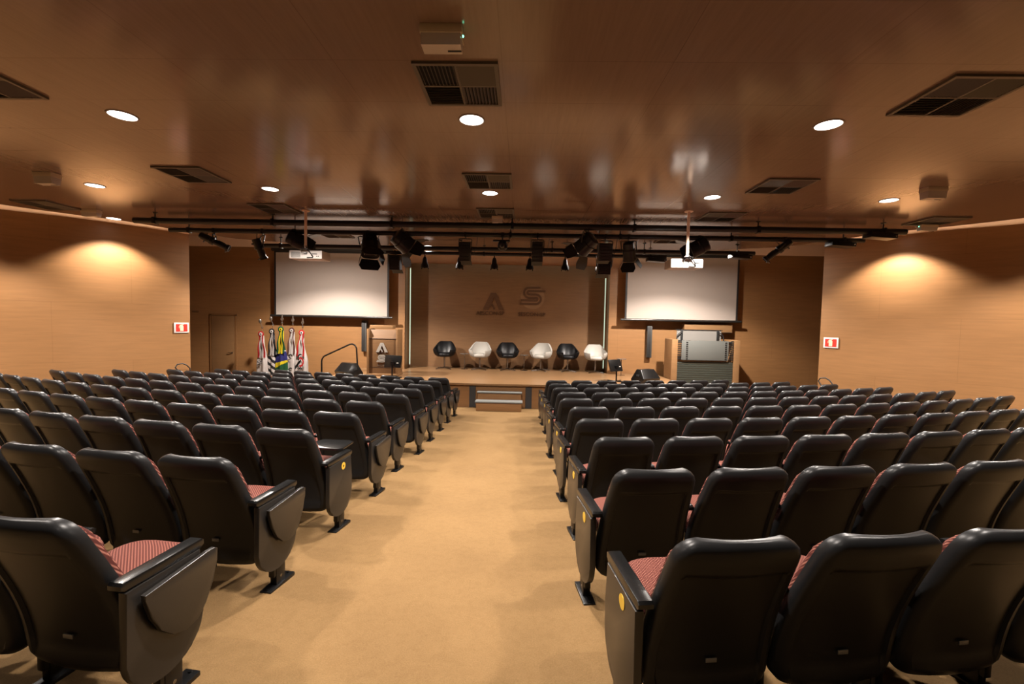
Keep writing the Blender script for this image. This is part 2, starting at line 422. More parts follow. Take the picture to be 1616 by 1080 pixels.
# vents
def louver(q):
    b = MB(); n = 10; w = .285; p = w / n
    for i in range(n):
        c = -w / 2 + p * (i + .5)
        if q in ('near_left', 'far_right'):
            rot = Euler((0, math.radians(52 if q == 'near_left' else -48), 0)).to_matrix(); b.box((c, 0, 0), (.021, w, .0022), rot)
        else:
            rot = Euler((math.radians(-38 if q == 'near_right' else 38), 0, 0)).to_matrix(); b.box((0, c, 0), (w, .024, .0022), rot)
    return b.mesh('louver', M['slat'], 0)
LV = {q: louver(q) for q in ('near_left', 'near_right', 'far_left', 'far_right')}
b = MB()
for s_ in (-1, 1):
    b.box((s_ * .305, 0, -.010), (.03, .64, .020)).box((0, s_ * .305, -.010), (.58, .03, .020))
b.box((0, 0, -.010), (.018, .58, .016)).box((0, 0, -.010), (.58, .018, .016)); VF = b.mesh('vent_frame', M['grille'], 0)
b = MB(); b.box((0, 0, -.001), (.60, .60, .002)); VB = b.mesh('back_plate', M['void'], 0)
def vent(x, y, label):
    t = thing('ceiling_vent', (x, y, CZ), label, 'vent', 'square ceiling vents')
    inst('vent_frame', VF, t); inst('back_plate', VB, t)
    for q, dx, dy in (('near_left', -1, -1), ('near_right', 1, -1), ('far_left', -1, 1), ('far_right', 1, 1)):
        inst('louver', LV[q], t, (dx * .149, dy * .149, -.0115))
for x, y, lb in [(-.02, 3.645, 'large square vent over the aisle, nearest the camera'), (-4.04, 3.6, 'square vent at the left edge, ahead of the near left light'),
    (4.02, 3.76, 'large square vent at the right edge, near the camera'), (-3.98, 5.98, 'square vent at left, between the two rows of lights'),
    (.02, 6.09, 'square vent over the aisle, middle of the three in line'), (3.97, 6.14, 'square vent at right, between the two rows of lights'),
    (-7.95, 7.75, 'square vent by the left wall edge'), (-3.85, 7.75, 'square vent at left, just before the lighting bars'),
    (.02, 7.85, 'square vent over the aisle, just before the lighting bars'), (3.93, 7.89, 'square vent at right, just before the lighting bars'),
    (7.7, 7.98, 'square vent by the right wall edge'), (-3.8, 10.15, 'square vent behind the bars in front of the left screen'), (3.85, 10.15, 'square vent behind the bars in front of the right screen')]:
    vent(x, y, lb)

# emergency light boxes
def embox(x, y, label, sx=.27, sy=.13, sz=.13, led=None):
    t = thing('emergency_light', (x, y, CZ), label, 'emergency light', 'box emergency lights on the ceiling')
    b = MB(); b.box((0, 0, -.028), (sx, sy, .056), bev=.004); b.build('housing', M['box'], t)
    b = MB(); b.prism([(-sy / 2 + .004, -.056), (sy / 2 - .004, -.056), (sy / 2 - .02, -sz), (-sy / 2 + .015, -sz)], sx - .012, lambda p, u: (u - (sx - .012) / 2, p[0], p[1]), .004); b.build('diffuser', M['boxgrey'], t, label='greyer sloping diffuser')
    b = MB(); b.box((sx * .30, sy * .10, -sz - .002), (.09, .012, .005)); b.build('switch', M['black'], t)
    if led:
        b = MB(); b.lathe([(.0, 0), (.007, 0), (.007, .006), (0, .010)], 10, (led * sx / 2, -.01, -.045), Euler((0, led * PI / 2, 0)).to_matrix()); b.build('led', M['led'], t, label='green indicator light')
    return t
embox(-.045, 2.98, 'white emergency light box on the ceiling nearest the camera', .27, .14, .125, 1)
embox(-6.05, 6.02, 'white emergency light box beside the far left ceiling light', .26, .15, .15)
embox(6.0, 6.15, 'white emergency light box beside the far right ceiling light', .26, .15, .15)
embox(-7.5, 8.1, 'white emergency light box by the left wall edge', .3, .12, .12)
embox(7.8, 8.25, 'white emergency light box with green light by the right wall edge', .3, .12, .12, -1)
embox(.03, 8.1, 'white emergency light box under the bars at centre', .2, .14, .12)

# ------------------------------------------------------------------ lighting bars and stage fixtures
def bar(name_label, x0, x1, y, z, r=.032, cat='lighting bar'):
    z += GZ
    t = thing('lighting_bar', ((x0 + x1) / 2, y, z), name_label, cat, 'black lighting bars under the ceiling')
    h = (x1 - x0) / 2
    b = MB(); b.cyl((-h, 0, 0), (h, 0, 0), r, n=14); b.build('pipe', M['truss'], t)
    n = int((x1 - x0) / 2.2)
    for i in range(n + 1):
        x = -h + .4 + (2 * h - .8) * i / n
        b = MB(); b.cyl((x, 0, r * .5), (x, 0, CZ - z), .012, n=8).box((x, 0, 0), (.05, 2.3 * r, 2.3 * r), bev=.006).cyl((x, 0, CZ - z - .012), (x, 0, CZ - z), .04, n=12)
        b.build('hanger', M['truss'], t)
    # conduit running over the pipe
    b = MB(); b.box((0, .055, .012), (2 * h - .3, .05, .045)); b.build('cable_tray', M['truss'], t)
bar('longest black lighting bar, nearest the seats', -6.8, 7.4, 8.22, 1.75, .055)
bar('black lighting bar with the large spotlights, second from the seats', -6.7, 7.2, 8.93, 1.72, .047)
bar('black lighting bar, third from the seats, ending near the screens', -5.72, 5.93, 10.58, 1.70, .05)
bar('short black lighting bar with the small bell spots, nearest the stage', -2.98, 4.1, 11.28, 1.69, .045)

def basis(d):
    """matrix whose +Y axis is d and whose Z stays as upright as possible"""
    y = Vector(d).normalized(); x = y.cross(Vector((0, 0, 1))).normalized(); z = x.cross(y)
    return Matrix((x, y, z)).transposed()
def yoke(t, top, c, R, w, r=.012):
    """clamp on the bar and a U-shaped yoke to both sides of the housing centre c (relative to t)"""
    top = Vector(top); c = Vector(c); sx = R @ Vector((1, 0, 0))
    b = MB(); b.box(top + Vector((0, 0, .0)), (.05, .10, .10), bev=.01).cyl(top, top - Vector((0, 0, .09)), .012, n=8); b.build('clamp', M['truss'], t)
    k = top - Vector((0, 0, .085)); h = Vector((sx.x, sx.y, 0)).normalized() * w
    b = MB(); b.tube([c - sx * w, k - h + Vector((0, 0, -.015)), k - h * .8, k + h * .8, k + h + Vector((0, 0, -.015)), c + sx * w], r, 6); b.build('yoke', M['fixture'], t)
def cable(t, p0, p1, sag=.15):
    p0, p1 = Vector(p0), Vector(p1); pts = []
    for i in range(13):
        u = i / 12; pts.append(p0.lerp(p1, u) - Vector((0, -.02, sag * 4 * u * (1 - u))))
    b = MB(); b.tube(pts, .007, 6); b.build('cable', M['truss'], t)
def fresnel(bx, by, bz, c, aim, label, L=.34, R0=.15, doors=.24, open_=38, glow=False, sag=.12):
    """housing centre c absolute (z relative to camera); hangs from the bar at (bx,by,bz)"""
    t = thing('fresnel_spotlight', (bx, by, bz + GZ), label, 'stage light', 'stage lights on the bars')
    c = Vector((c[0] - bx, c[1] - by, c[2] - bz)); R = basis(aim); y = R @ Vector((0, 1, 0))
    yoke(t, (0, 0, 0), c, R, R0 + .03)
    b = MB()
    prof = []
    for f, s_ in ((-.5, .70), (-.47, .84), (-.15, .90), (-.12, 1.), (.36, 1.), (.42, 1.06), (.5, 1.06)):
        ring = []
        for i in range(16):
            a = 2 * PI * i / 16; e = 3.2
            ring.append(c + R @ Vector((R0 * s_ * math.copysign(abs(math.cos(a)) ** (2 / e), math.cos(a)), L * f, R0 * s_ * math.copysign(abs(math.sin(a)) ** (2 / e), math.sin(a)))))
        prof.append(ring)
    b.loft(prof)
    for i in range(5): b.box(c + R @ Vector((0, -L * .4 + i * .035, R0 * 1.0)), (R0 * 1.2, .012, .03), R)
    b.build('housing', M['fixture'], t)
    b = MB(); b.lathe([(0, L * .5 + .002), (R0 * .8, L * .5 + .002), (R0 * .7, L * .5 + .018), (0, L * .5 + .03)], 20, c, R @ Euler((-PI / 2, 0, 0)).to_matrix()); b.build('lens', M['steel'] if glow else M['lens'], t)
    for k in range(4):
        Q = R @ Euler((0, k * PI / 2, 0)).to_matrix(); a = math.radians(open_ if k % 2 == 0 else open_ * .8)
        w0, w1 = R0 * .92, R0 * (1.25 if k % 2 == 0 else .8); ln = doors * (1 if k % 2 == 0 else .9)
        pts = [(-w0, 0), (w0, 0), (w1, ln * .6), (w1 * .75, ln), (-w1 * .75, ln), (-w1, ln * .6)]
        b = MB(); b.prism(pts, .006, lambda p, u: c + Q @ Vector((p[0], L * .5 + .01 + p[1] * math.cos(a) - u * math.sin(a), R0 + .008 + p[1] * math.sin(a) + u * math.cos(a))))
        b.build('barn_door', M['fixture'], t, smooth=0)
    cable(t, c + R @ Vector((.02, -L * .5, 0)), (.22, .03, 0), sag)
    return t
def profile(bx, by, bz, c, aim, label, L=.56, r=.07):
    t = thing('profile_spotlight', (bx, by, bz + GZ), label, 'stage light', 'stage lights on the bars')
    c = Vector((c[0] - bx, c[1] - by, c[2] - bz)); R = basis(aim)
    yoke(t, (0, 0, 0), c, R, r + .03)
    Q = R @ Euler((-PI / 2, 0, 0)).to_matrix()
    b = MB(); b.lathe([(0, -.5 * L), (r * .85, -.5 * L), (r, -.46 * L), (r, -.15 * L), (r * 1.15, -.14 * L), (r * 1.15, -.02 * L), (r * .82, 0), (r * .82, .40 * L), (r, .41 * L), (r, .5 * L), (r * .8, .5 * L), (r * .8, .47 * L), (0, .47 * L)], 20, c, Q); b.build('housing', M['fixture'], t)
    b = MB(); b.lathe([(0, .472 * L), (r * .78, .472 * L), (r * .6, .485 * L), (0, .49 * L)], 18, c, Q); b.build('lens', M['lens'], t)
    for f in (-.3, .44):
        b = MB(); p = c + R @ Vector((0, f * L, -r * 1.0)); b.lathe([(0, -.02), (.012, -.02), (.018, 0), (.012, .02), (0, .02)], 10, p - R @ Vector((0, 0, .015)), R); b.build('knob', M['steel'], t, label='bright knob')
    b = MB(); b.box(c + R @ Vector((0, .2 * L, r * .86)), (.03, .22 * L, .012), R, .004); b.build('rail', M['steel'], t, label='bright rail')
    cable(t, c + R @ Vector((0, -L * .5, 0)), (-.15, .03, 0), .1)
def floodbox(bx, by, bz, c, size, label, pitch=20.):
    t = thing('box_spotlight', (bx, by, bz + GZ), label, 'stage light', 'stage lights on the bars')
    c = Vector((c[0] - bx, c[1] - by, c[2] - bz)); R = Euler((math.radians(pitch), 0, 0)).to_matrix()
    yoke(t, (0, 0, 0), c, R, size[0] / 2 + .02, .009)
    b = MB(); b.box(c, size, R, .015)
    for i in range(6): b.box(c + R @ Vector((0, -size[1] / 2 - .006, -size[2] / 2 + size[2] * (i + .5) / 6)), (size[0] * .84, .014, size[2] * .07), R)
    b.build('housing', M['fixture'], t)
    b = MB(); b.box(c + R @ Vector((0, size[1] / 2 + .004, 0)), (size[0] * .8, .006, size[2] * .8), R); b.build('lens', M['lens'], t)
    b = MB(); b.prism([(-size[0] * .5, 0), (size[0] * .5, 0), (size[0] * .5, .16), (-size[0] * .5, .16)], .006, lambda p, u: c + R @ Vector((p[0], size[1] / 2 + p[1] * .75 + u, -size[2] / 2 - p[1] * .6))); b.build('barn_door', M['fixture'], t)
    cable(t, c + Vector((size[0] / 2, 0, size[2] * .2)), (.25, .02, 0), .22)
def bell(x, y, z, label):
    t = thing('bell_spotlight', (x, y, 1.69 + GZ), label, 'stage light', 'small bell spotlights over the stage')
    b = MB(); b.box((0, 0, 0), (.045, .085, .085), bev=.008).cyl((0, 0, -.03), (0, 0, -.14), .014, n=8); b.build('stem', M['truss'], t)
    zz = z - 1.69
    b = MB(); b.lathe([(0, zz + .15), (.035, zz + .15), (.055, zz + .10), (.065, zz + .02), (.098, zz - .06), (.10, zz - .12), (.088, zz - .12), (.085, zz - .07), (0, zz - .05)], 18); b.build('shade', M['fixture'], t)
    b = MB(); b.lathe([(0, zz - .055), (.08, zz - .072), (0, zz - .085)], 14); b.build('lens', M['lens'], t)
    for k in range(3):
        a = 2 * PI * k / 3 + .6
        b = MB(); b.box((.095 * math.cos(a), .095 * math.sin(a), zz - .135), (.02, .02, .035), bev=.004); b.build('clip', M['steel'], t)

B2 = (8.93, 1.72)
profile(-5.78, *B2, (-5.68, 8.8, 1.47), (.72, .25, -.36), 'long black profile spotlight at the left end of the bars, pointing right')
profile(5.66, *B2, (5.55, 8.95, 1.50), (-.62, .25, -.55), 'long black profile spotlight at the right end of the bars, pointing left')
profile(-4.78, *B2, (-4.80, 8.86, 1.35), (.25, .3, -1.), 'small black spotlight pointing down left of the left screen', .42, .08)
fresnel(-4.12, *B2, (-4.08, 8.9, 1.55), (.75, .35, -.33), 'black barn-door spotlight in front of the left projector pole')
fresnel(3.98, *B2, (4.02, 8.95, 1.55), (-.75, .3, -.35), 'black barn-door spotlight just right of the right projector pole')
fresnel(-2.62, *B2, (-2.56, 8.86, 1.46), (.15, -.28, -.55), 'black barn-door spotlight with bright reflector over the left screen edge', .40, .17, .22, 20, True)
fresnel(-1.95, *B2, (-1.93, 8.9, 1.56), (.6, .45, -.5), 'black barn-door spotlight left of the stage centre', .36, .17, .26)
fresnel(1.70, 8.22, 1.75, (1.68, 8.3, 1.46), (-.55, .45, -.5), 'black barn-door spotlight right of the stage centre', .34, .15, .24)
floodbox(-.66, *B2, (-.66, 8.93, 1.38), (.22, .2, .38), 'black box floodlight hanging left of the camera-like unit', 12)
floodbox(.79, *B2, (.79, 8.93, 1.40), (.22, .2, .40), 'black box floodlight hanging right of the camera-like unit', 12)
floodbox(2.14, *B2, (2.14, 8.95, 1.42), (.26, .22, .34), 'black box floodlight, left of the pair by the right screen', 15)
fresnel(2.60, *B2, (2.62, 8.95, 1.44), (.22, .45, -.9), 'black barn-door spotlight over the right screen edge', .36, .12, .20)
floodbox(2.40, 10.58, 1.70, (2.42, 10.58, 1.33), (.30, .22, .36), 'black box floodlight on the third bar beside the right screen', 8)
floodbox(-2.75, 11.28, 1.69, (-2.75, 11.28, 1.44), (.28, .22, .38), 'black box floodlight on the short bar beside the left screen', 8)
# flat heads at the bar ends
for x, y, z, lb in ((6.95, 8.22, 1.75, 'flat black lamp head at the right end of the longest bar'), (6.75, 8.93, 1.72, 'flat black lamp head at the right end of the second bar'),
                    (5.6, 10.58, 1.70, 'flat black lamp head at the right end of the third bar'), (3.85, 11.28, 1.69, 'flat black lamp head at the right end of the short bar')):
    t = thing('flat_spotlight', (x, y, z + GZ), lb, 'stage light', 'stage lights on the bars')
    b = MB(); b.box((0, 0, -.085), (.46, .24, .09), Euler((0, .06, 0)).to_matrix(), .014); b.build('housing', M['fixture'], t)
    b = MB(); b.box((0, 0, -.02), (.06, .1, .10), bev=.01); b.build('clamp', M['truss'], t)
    b = MB(); b.lathe([(0, -.02), (.014, -.02), (.014, .012), (0, .02)], 10, (.18, -.125, -.10), Euler((PI / 2, 0, 0)).to_matrix()); b.build('knob', M['steel'], t)
# round unit in the middle
t = thing('ceiling_camera', (.09, 8.93, 1.72 + GZ), 'small round black unit hanging at the middle of the second bar', 'camera')
b = MB(); b.box((0, 0, 0), (.06, .1, .1), bev=.01).cyl((0, 0, 0), (0, 0, -.12), .014, n=8).box((-.02, 0, -.115), (.34, .08, .03), bev=.006); b.build('bracket', M['truss'], t)
b = MB(); b.lathe([(0, -.13), (.075, -.13), (.09, -.17), (.10, -.22), (.09, -.27), (.05, -.305), (0, -.31)], 20); b.build('housing', M['fixture'], t)
b = MB(); b.lathe([(0, 0), (.05, 0), (.04, .02), (0, .03)], 16, (0, -.09, -.22), Euler((PI / 2, 0, 0)).to_matrix()); b.build('lens', M['lens'], t)
cable(t, (.03, 0, -.30), (.14, .02, -.01), .1)
for i, (x, z) in enumerate(((-1.995, 1.44), (-1.107, 1.44), (-.222, 1.445), (.677, 1.445), (1.572, 1.445), (2.431, 1.445))):
    bell(x, 11.28, z, ('small bell spotlight on the short bar, ' + ('leftmost', 'second from left', 'third from left', 'fourth from left', 'fifth from left', 'rightmost')[i] + ' of the six'))

# projectors
def projector(x, y, zc, label, w=.60):
    t = thing('projector', (x, y, CZ), label, 'projector', 'white projectors on ceiling poles')
    z = zc + GZ - CZ
    b = MB(); b.cyl((0, 0, 0), (0, 0, z + .10), .024, n=12).cyl((0, 0, -.012), (0, 0, 0), .07, n=16); b.build('pole', M['margin'], t)
    b = MB(); b.box((0, 0, z + .095), (.16, .16, .018), bev=.004).cyl((-.06, 0, z + .03), (-.02, 0, z + .1), .008, n=6).cyl((.06, 0, z + .03), (.02, 0, z + .1), .008, n=6); b.build('mount', M['steel'], t)
    b = MB(); b.box((0, .17, z), (w, .36, .15), bev=.02); body = b.build('body', M['white'], t)
    b = MB()
    for i in range(14): b.box((-w * .43 + i * .0125, -.012, z - .005), (.006, .006, .10))
    b.build('air_grille', M['greyvent'], t)
    b = MB(); b.box((.08, -.013, z - .052), (.11, .005, .014)).box((.16, -.013, z + .012), (.10, .005, .012)).box((.205, -.013, z - .028), (.016, .005, .016)).box((.235, -.013, z - .028), (.016, .005, .016)).box((.12, -.013, z - .02), (.03, .005, .012)).box((.02, -.013, z + .03), (.03, .005, .012)); b.build('socket', M['black'], t, label='black sockets')
    b = MB(); b.cyl((-w * .25, .35, z), (-w * .25, .385, z), .05, n=16); b.build('lens', M['lens'], t)
    b = MB(); b.tube([(.0, 0, z + .18), (.02, -.03, z + .13), (.07, -.05, z + .07), (.12, -.04, z), (.14, -.014, z - .045)], .009, 6); b.build('cable', M['black'], t)
    b = MB(); b.tube([(-.01, 0, z + .17), (-.05, -.03, z + .10), (-.06, -.04, z + .03), (.0, -.04, z + .015), (.03, -.012, z + .01)], .006, 6); b.build('cable', M['black'], t)
projector(-3.39, 7.9, 1.12, 'white projector hanging on a pole before the left screen')
projector(3.27, 7.56, 1.03, 'white projector hanging on a pole before the right screen', .54)

# screens
def screen(cx, zb, zt, w, label):
    t = thing('projection_screen', (cx, 13.86, GZ), label, 'projection screen', 'projection screens beside the stage')
    h = w / 2
    b = MB(); b.box((0, 0, (zb + zt) / 2), (w, .006, zt - zb)); b.build('screen_fabric', M['screen'], t)
    b = MB(); e = .055
    b.box((-h - e / 2, .0, (zb + zt) / 2), (e, .008, zt - zb + .04)).box((h + e / 2, .0, (zb + zt) / 2), (e, .008, zt - zb + .04)).box((0, .0, zt + .03), (w + 2 * e, .008, .06)); b.build('border', M['black'], t)
    b = MB(); b.cyl((-h - .18, 0, zb - .03), (h + .18, 0, zb - .03), .036, n=14); b.build('bottom_bar', M['alu'], t)
    b = MB(); b.box((0, .05, zt + .12), (w + .3, .14, .13), bev=.02); b.build('casing', M['black'], t)
    for s_ in (-1, 1):
        b = MB(); b.box((s_ * (h * .7), .20, zt + .12), (.05, .22, .05)); b.build('wall_bracket', M['black'], t)
screen(-5.52, .06, 2.02, 3.54, 'white projection screen to the left of the stage')
screen(5.44, .15, 2.07, 3.36, 'white projection screen to the right of the stage')

# signs and extinguishers on the side walls
def wall_at(sx, y):
    for p, q in zip(WL, WL[1:]):
        if p[1] <= y <= q[1]:
            u = (y - p[1]) / (q[1] - p[1]); x = p[0] + (q[0] - p[0]) * u
            return Vector((sx * x, y, 0)), Vector((sx * (q[0] - p[0]), q[1] - p[1], 0)).normalized()
def sign(sx, y, z, label):
    p, d = wall_at(sx, y)
    # local frame: x to the viewer's right along the wall, -y out of the wall
    xr = d if sx < 0 else -d
    ang = math.atan2(xr.y, xr.x); nrm = Vector((math.sin(ang), -math.cos(ang), 0))
    t = thing('fire_sign', p + nrm * .012 + Vector((0, 0, z + GZ)), label, 'sign', 'red fire extinguisher signs', ang)
    b = MB(); b.box((0, 0, 0), (.30, .014, .235), bev=.003); b.build('board', M['signwhite'], t)
    b = MB(); b.box((0, -.008, 0), (.235, .004, .175)); b.build('field', M['red'], t)
    b = MB()
    b.prism([(-.035, -.075), (.035, -.075), (.035, .035), (.02, .055), (.012, .06), (.045, .075), (.04, .083), (.0, .075), (-.03, .07), (-.06, .03), (-.055, -.01), (-.045, -.01), (-.048, .03), (-.022, .055), (-.035, .035)], .003, lambda q, u: (q[0], -.0105 - u, q[1])); b.build('symbol', M['signcream'], t)
sign(-1, 10.2, -.31, 'red fire extinguisher sign on the left wall by the corner')
sign(1, 10.15, -.345, 'red fire extinguisher sign on the right wall by the corner')
def extinguisher(sx, y, label):
    p, d = wall_at(sx, y); xr = d if sx < 0 else -d
    ang = math.atan2(xr.y, xr.x); nrm = Vector((math.sin(ang), -math.cos(ang), 0)); zf = floor_z(p.x, p.y)
    t = thing('fire_extinguisher', p + nrm * .16 + Vector((0, 0, zf)), label, 'fire extinguisher', 'red fire extinguishers under the signs', ang)
    t.scale = (.85, .85, .84)
    b = MB(); b.lathe([(0, .0), (.085, 0), (.09, .02), (.09, .62), (.075, .70), (.035, .76), (.03, .80), (0, .80)], 20); b.build('cylinder', M['extred'], t)
    b = MB(); b.box((0, 0, .83), (.05, .05, .06), bev=.008).box((.06, 0, .87), (.14, .025, .018), bev=.004).box((.06, 0, .835), (.12, .025, .014), bev=.004); b.build('valve', M['black'], t)
    b = MB(); b.tube([(-.03, 0, .84), (-.10, 0, .93), (-.17, 0, 1.03), (-.12, 0, 1.11), (.0, 0, 1.13), (.10, 0, 1.08), (.18, 0, .98), (.19, 0, .80), (.16, 0, .5), (.12, 0, .3)], .016, 8); b.build('hose', M['black'], t, label='black looped hose')
extinguisher(-1, 10.15, 'red fire extinguisher with black hose below the left wall sign')
extinguisher(1, 10.15, 'red fire extinguisher with black hose below the right wall sign')

# ------------------------------------------------------------------ stage
def edge_y(x): return 11.2 + .9 * gc(x)
st = thing('stage', (0, 0, 0), 'low wood stage across the front of the hall', 'stage'); st['kind'] = 'structure'
XS = [-4.75 + 9.6 * i / 32 for i in range(33)]
front = [(x, edge_y(x)) for x in XS]
b = MB(); b.prism(front + [(4.85, FY - .02), (3.2, FY - .02), (3.2, 15.06), (-3.2, 15.06), (-3.2, FY - .02), (-4.75, FY - .02)], .05, lambda p, u: (p[0], p[1], SZ - .05 + u)); b.build('deck', M['stagewood'], st, smooth=0)
b = MB(); inset = [(x, y + .05) for x, y in front]
b.prism(inset + [(x, y + .10) for x, y in reversed(inset)], SZ - .052, lambda p, u: (p[0], p[1], u)); b.build('front_face', M['wall'], st, smooth=0)
b = MB()
for i in range(0, 32):
    x0, y0 = front[i]; x1, y1 = front[i + 1]
    b.prism([(x0, y0 - .012), (x1, y1 - .012), (x1, y1 + .02), (x0, y0 + .02)], .045, lambda p, u: (p[0], p[1], SZ - .045 + u))
b.build('nosing', M['lectwood'], st, smooth=0)
for xx in (-.72, .72):
    b = MB(); b.box((xx, 11.245, .275), (.16, .03, .55)); b.build('shade_strip', M['darkshade'], st, label='dark strip for the shade of a recess beside the steps')  # flat strip on the face; the shade of a recess is its colour
for s_, xe in ((-1, -4.70), (1, 4.80)):
    ye = edge_y(xe); b = MB(); b.box((xe, (ye + .06 + FY - .03) / 2, (SZ - .052) / 2), (.05, FY - .09 - ye, SZ - .052)); b.build('side_face', M['wall'], st)

t = thing('stage_steps', (-.02, 10.75, 0), 'wood steps with grey treads at the middle of the stage front', 'steps')
for k, (d0, h0, w0) in enumerate(((0., .245, 1.17), (.30, .435, 1.14))):
    b = MB(); b.box((0, d0 + .14 + .02, (h0 - .035) / 2), (w0 - .05, .27, h0 - .035), bev=.01); b.build('riser', M['wall'], t)
    b = MB(); b.box((0, d0 + .15, h0 - .018), (w0, .31, .035), bev=.012); b.build('tread', M['treadgrey'], t, label='grey tread')
# side stair with handrail
t = thing('side_stair', (-4.78, 13.56, 0), 'wood side stair rising to the left end of the stage', 'steps')
for k in range(3):
    h0 = .155 * (k + 1); x0 = -.84 + .28 * k
    b = MB(); b.box((x0 + .14, 0, h0 / 2), (.28, .9, h0), bev=.005); b.build('step', M['stagewood'], t)
t = thing('handrail', (-5.4, 13.02, 0), 'black tubular handrail rising beside the left speaker', 'handrail')
P = [(-.05, 0, .0), (-.05, 0, .90), (-.04, 0, .985), (.02, 0, 1.07), (.80, 0, 1.445), (.88, 0, 1.455), (.96, 0, 1.41), (1.0, 0, 1.33), (1.04, 0, SZ)]
P2 = catmull(P, 3)
b = MB(); b.tube(P, .024, 10); b.build('rail', M['metal'], t)
for p in ((-.05, 0, .008), (1.04, 0, SZ + .008)):
    b = MB(); b.cyl((p[0], 0, p[2] - .008), (p[0], 0, p[2] + .006), .05, n=14); b.build('foot_plate', M['metal'], t)

# cove light in the niche
def cove(p0, p1, m_, label):
    t = thing('cove_light', p0, label, 'light tube', 'greenish tubes around the stage opening')
    d = Vector(p1) - Vector(p0)
    b = MB(); b.cyl((0, 0, 0), d, .016, n=10); b.build('tube', m_, t)
    b = MB(); n_ = d.normalized(); b.cyl(-n_ * .03, n_ * .001, .02, n=10).cyl(d - n_ * .001, d + n_ * .03, .02, n=10); b.build('end_cap', M['white'], t)
cove((-3.1, 14.42, GZ + 1.92), (3.1, 14.42, GZ + 1.92), M['tube'], 'long greenish light tube hidden above the stage backdrop')
cove((-OX + .035, 14.75, SZ + .1), (-OX + .035, 14.75, GZ + 1.7), M['tubedim'], 'upright greenish light tube at the left edge of the backdrop')
cove((OX - .035, 14.75, SZ + .1), (OX - .035, 14.75, GZ + 1.7), M['tubedim'], 'upright greenish light tube at the right edge of the backdrop')

# emblems
def ribbon(b, path, w, d, f):
    P = [Vector((p[0], p[1], 0)) for p in path]; L_, R_ = [], []
    for i, p in enumerate(P):
        t_ = (P[min(i + 1, len(P) - 1)] - P[max(i - 1, 0)]).normalized(); n_ = Vector((-t_.y, t_.x, 0)) * w / 2
        L_.append((p + n_)[:2]); R_.append((p - n_)[:2])
    for i in range(len(P) - 1):
        b.prism([L_[i], L_[i + 1], R_[i + 1], R_[i]], d, f)
def arc(cx, cy, r, a0, a1, n=8): return [(cx + r * math.cos(math.radians(a0 + (a1 - a0) * i / n)), cy + r * math.sin(math.radians(a0 + (a1 - a0) * i / n))) for i in range(n + 1)]
def s_emblem(parent, s, loc, mark, disc):
    lx, ly, lz = loc
    f = lambda y0: (lambda p, u: (lx + p[0] * s, ly - y0 - u, lz + p[1] * s))
    if disc:
        b = MB(); b.prism(arc(0, 0, .47, 0, 354, 47), .012, f(0.)); b.build('emblem_disc', disc, parent, smooth=0)
    b = MB()
    ribbon(b, [(.30, .38), (-.14, .38)] + arc(-.14, .18, .20, 90, 270)[1:] + [(.14, -.02)] + arc(.14, -.07, .05, 90, -90)[1:] + [(-.46, -.12)], .085, .02, f(.012))
    ribbon(b, [(.50, .245), (-.14, .245)] + arc(-.14, .18, .065, 90, 270)[1:] + [(.14, .115)] + arc(.14, -.07, .185, 90, -90)[1:] + [(-.50, -.255)], .085, .02, f(.012))
    b.build('emblem_letter', mark, parent, smooth=0)
def a_emblem(parent, s, loc, mark):
    lx, ly, lz = loc
    f = lambda p, u: (lx + p[0] * s, ly - u, lz + p[1] * s)
    b = MB()
    b.prism([(-.56, -.45), (-.14, .45), (.14, .45), (-.26, -.45)], .03, f)
    b.prism([(.02, .22), (.14, .45), (.56, -.45), (.30, -.45), (.16, -.10)], .03, f)
    ribbon(b, arc(-.36, -.5, .42, 10, 58, 8), .10, .03, f)
    b.build('emblem_letter', mark, parent, smooth=0)
t = thing('wall_emblem', (.85, 15.068, GZ), 'wood S emblem in a disc with lettering on the stage backdrop', 'emblem')
s_emblem(t, .86, (0, 0, .82), M['logo'], M['logodisc'])
text('lettering', 'SESCON-SP', .185, M['logo'], t, (-.02, -.012, .185), ext=.012)
t = thing('wall_emblem', (-.50, 15.068, GZ), 'wood A emblem with lettering on the stage backdrop', 'emblem')
a_emblem(t, .64, (.02, 0, .66), M['logo'])
text('lettering', 'AESCON-SP', .185, M['logo'], t, (-.08, -.012, .195), ext=.012)

# lectern
t = thing('lectern', (-3.38, 12.3, SZ), 'wood lectern with white emblems at the left of the stage', 'lectern')
b = MB(); b.box((-.41, .18, .66), (.05, .50, 1.32), bev=.004); b.build('side_panel', M['lectwood'], t)
b = MB(); b.box((.41, .18, .66), (.05, .50, 1.32), bev=.004); b.build('side_panel', M['lectwood'], t)
b = MB(); b.box((0, 0, .52), (.77, .03, 1.04), bev=.003); b.build('front_panel', M['lectdark'], t)
b = MB(); b.prism([(-.02, 1.05), (.0, 1.05), (.10, 1.30), (.08, 1.30)], .77, lambda p, u: (u - .385, p[0], p[1])); b.build('sloped_panel', M['lectdark'], t)
b = MB(); b.box((0, -.012, 1.045), (.79, .02, .012)); b.build('groove', M['black'], t)
b = MB(); b.box((0, -.014, .24), (.77, .012, .010)); b.build('groove', M['black'], t)
b = MB(); b.box((-.10, .30, 1.37), (.66, .28, .10), bev=.006); b.build('reading_top', M['lectwood'], t)
b = MB(); b.box((0, .18, .03), (.88, .56, .06), bev=.004); b.build('plinth', M['lectwood'], t)
a_emblem(t, .29, (-.02, -.016, .80), M['logowhite']); text('lettering', 'AESCON-SP', .052, M['logowhite'], t, (-.02, -.018, .635), ext=.003)
s_emblem(t, .29, (-.02, -.014, .47), M['logowhite'], None); text('lettering', 'SESCON-SP', .052, M['logowhite'], t, (-.02, -.018, .28), ext=.003)

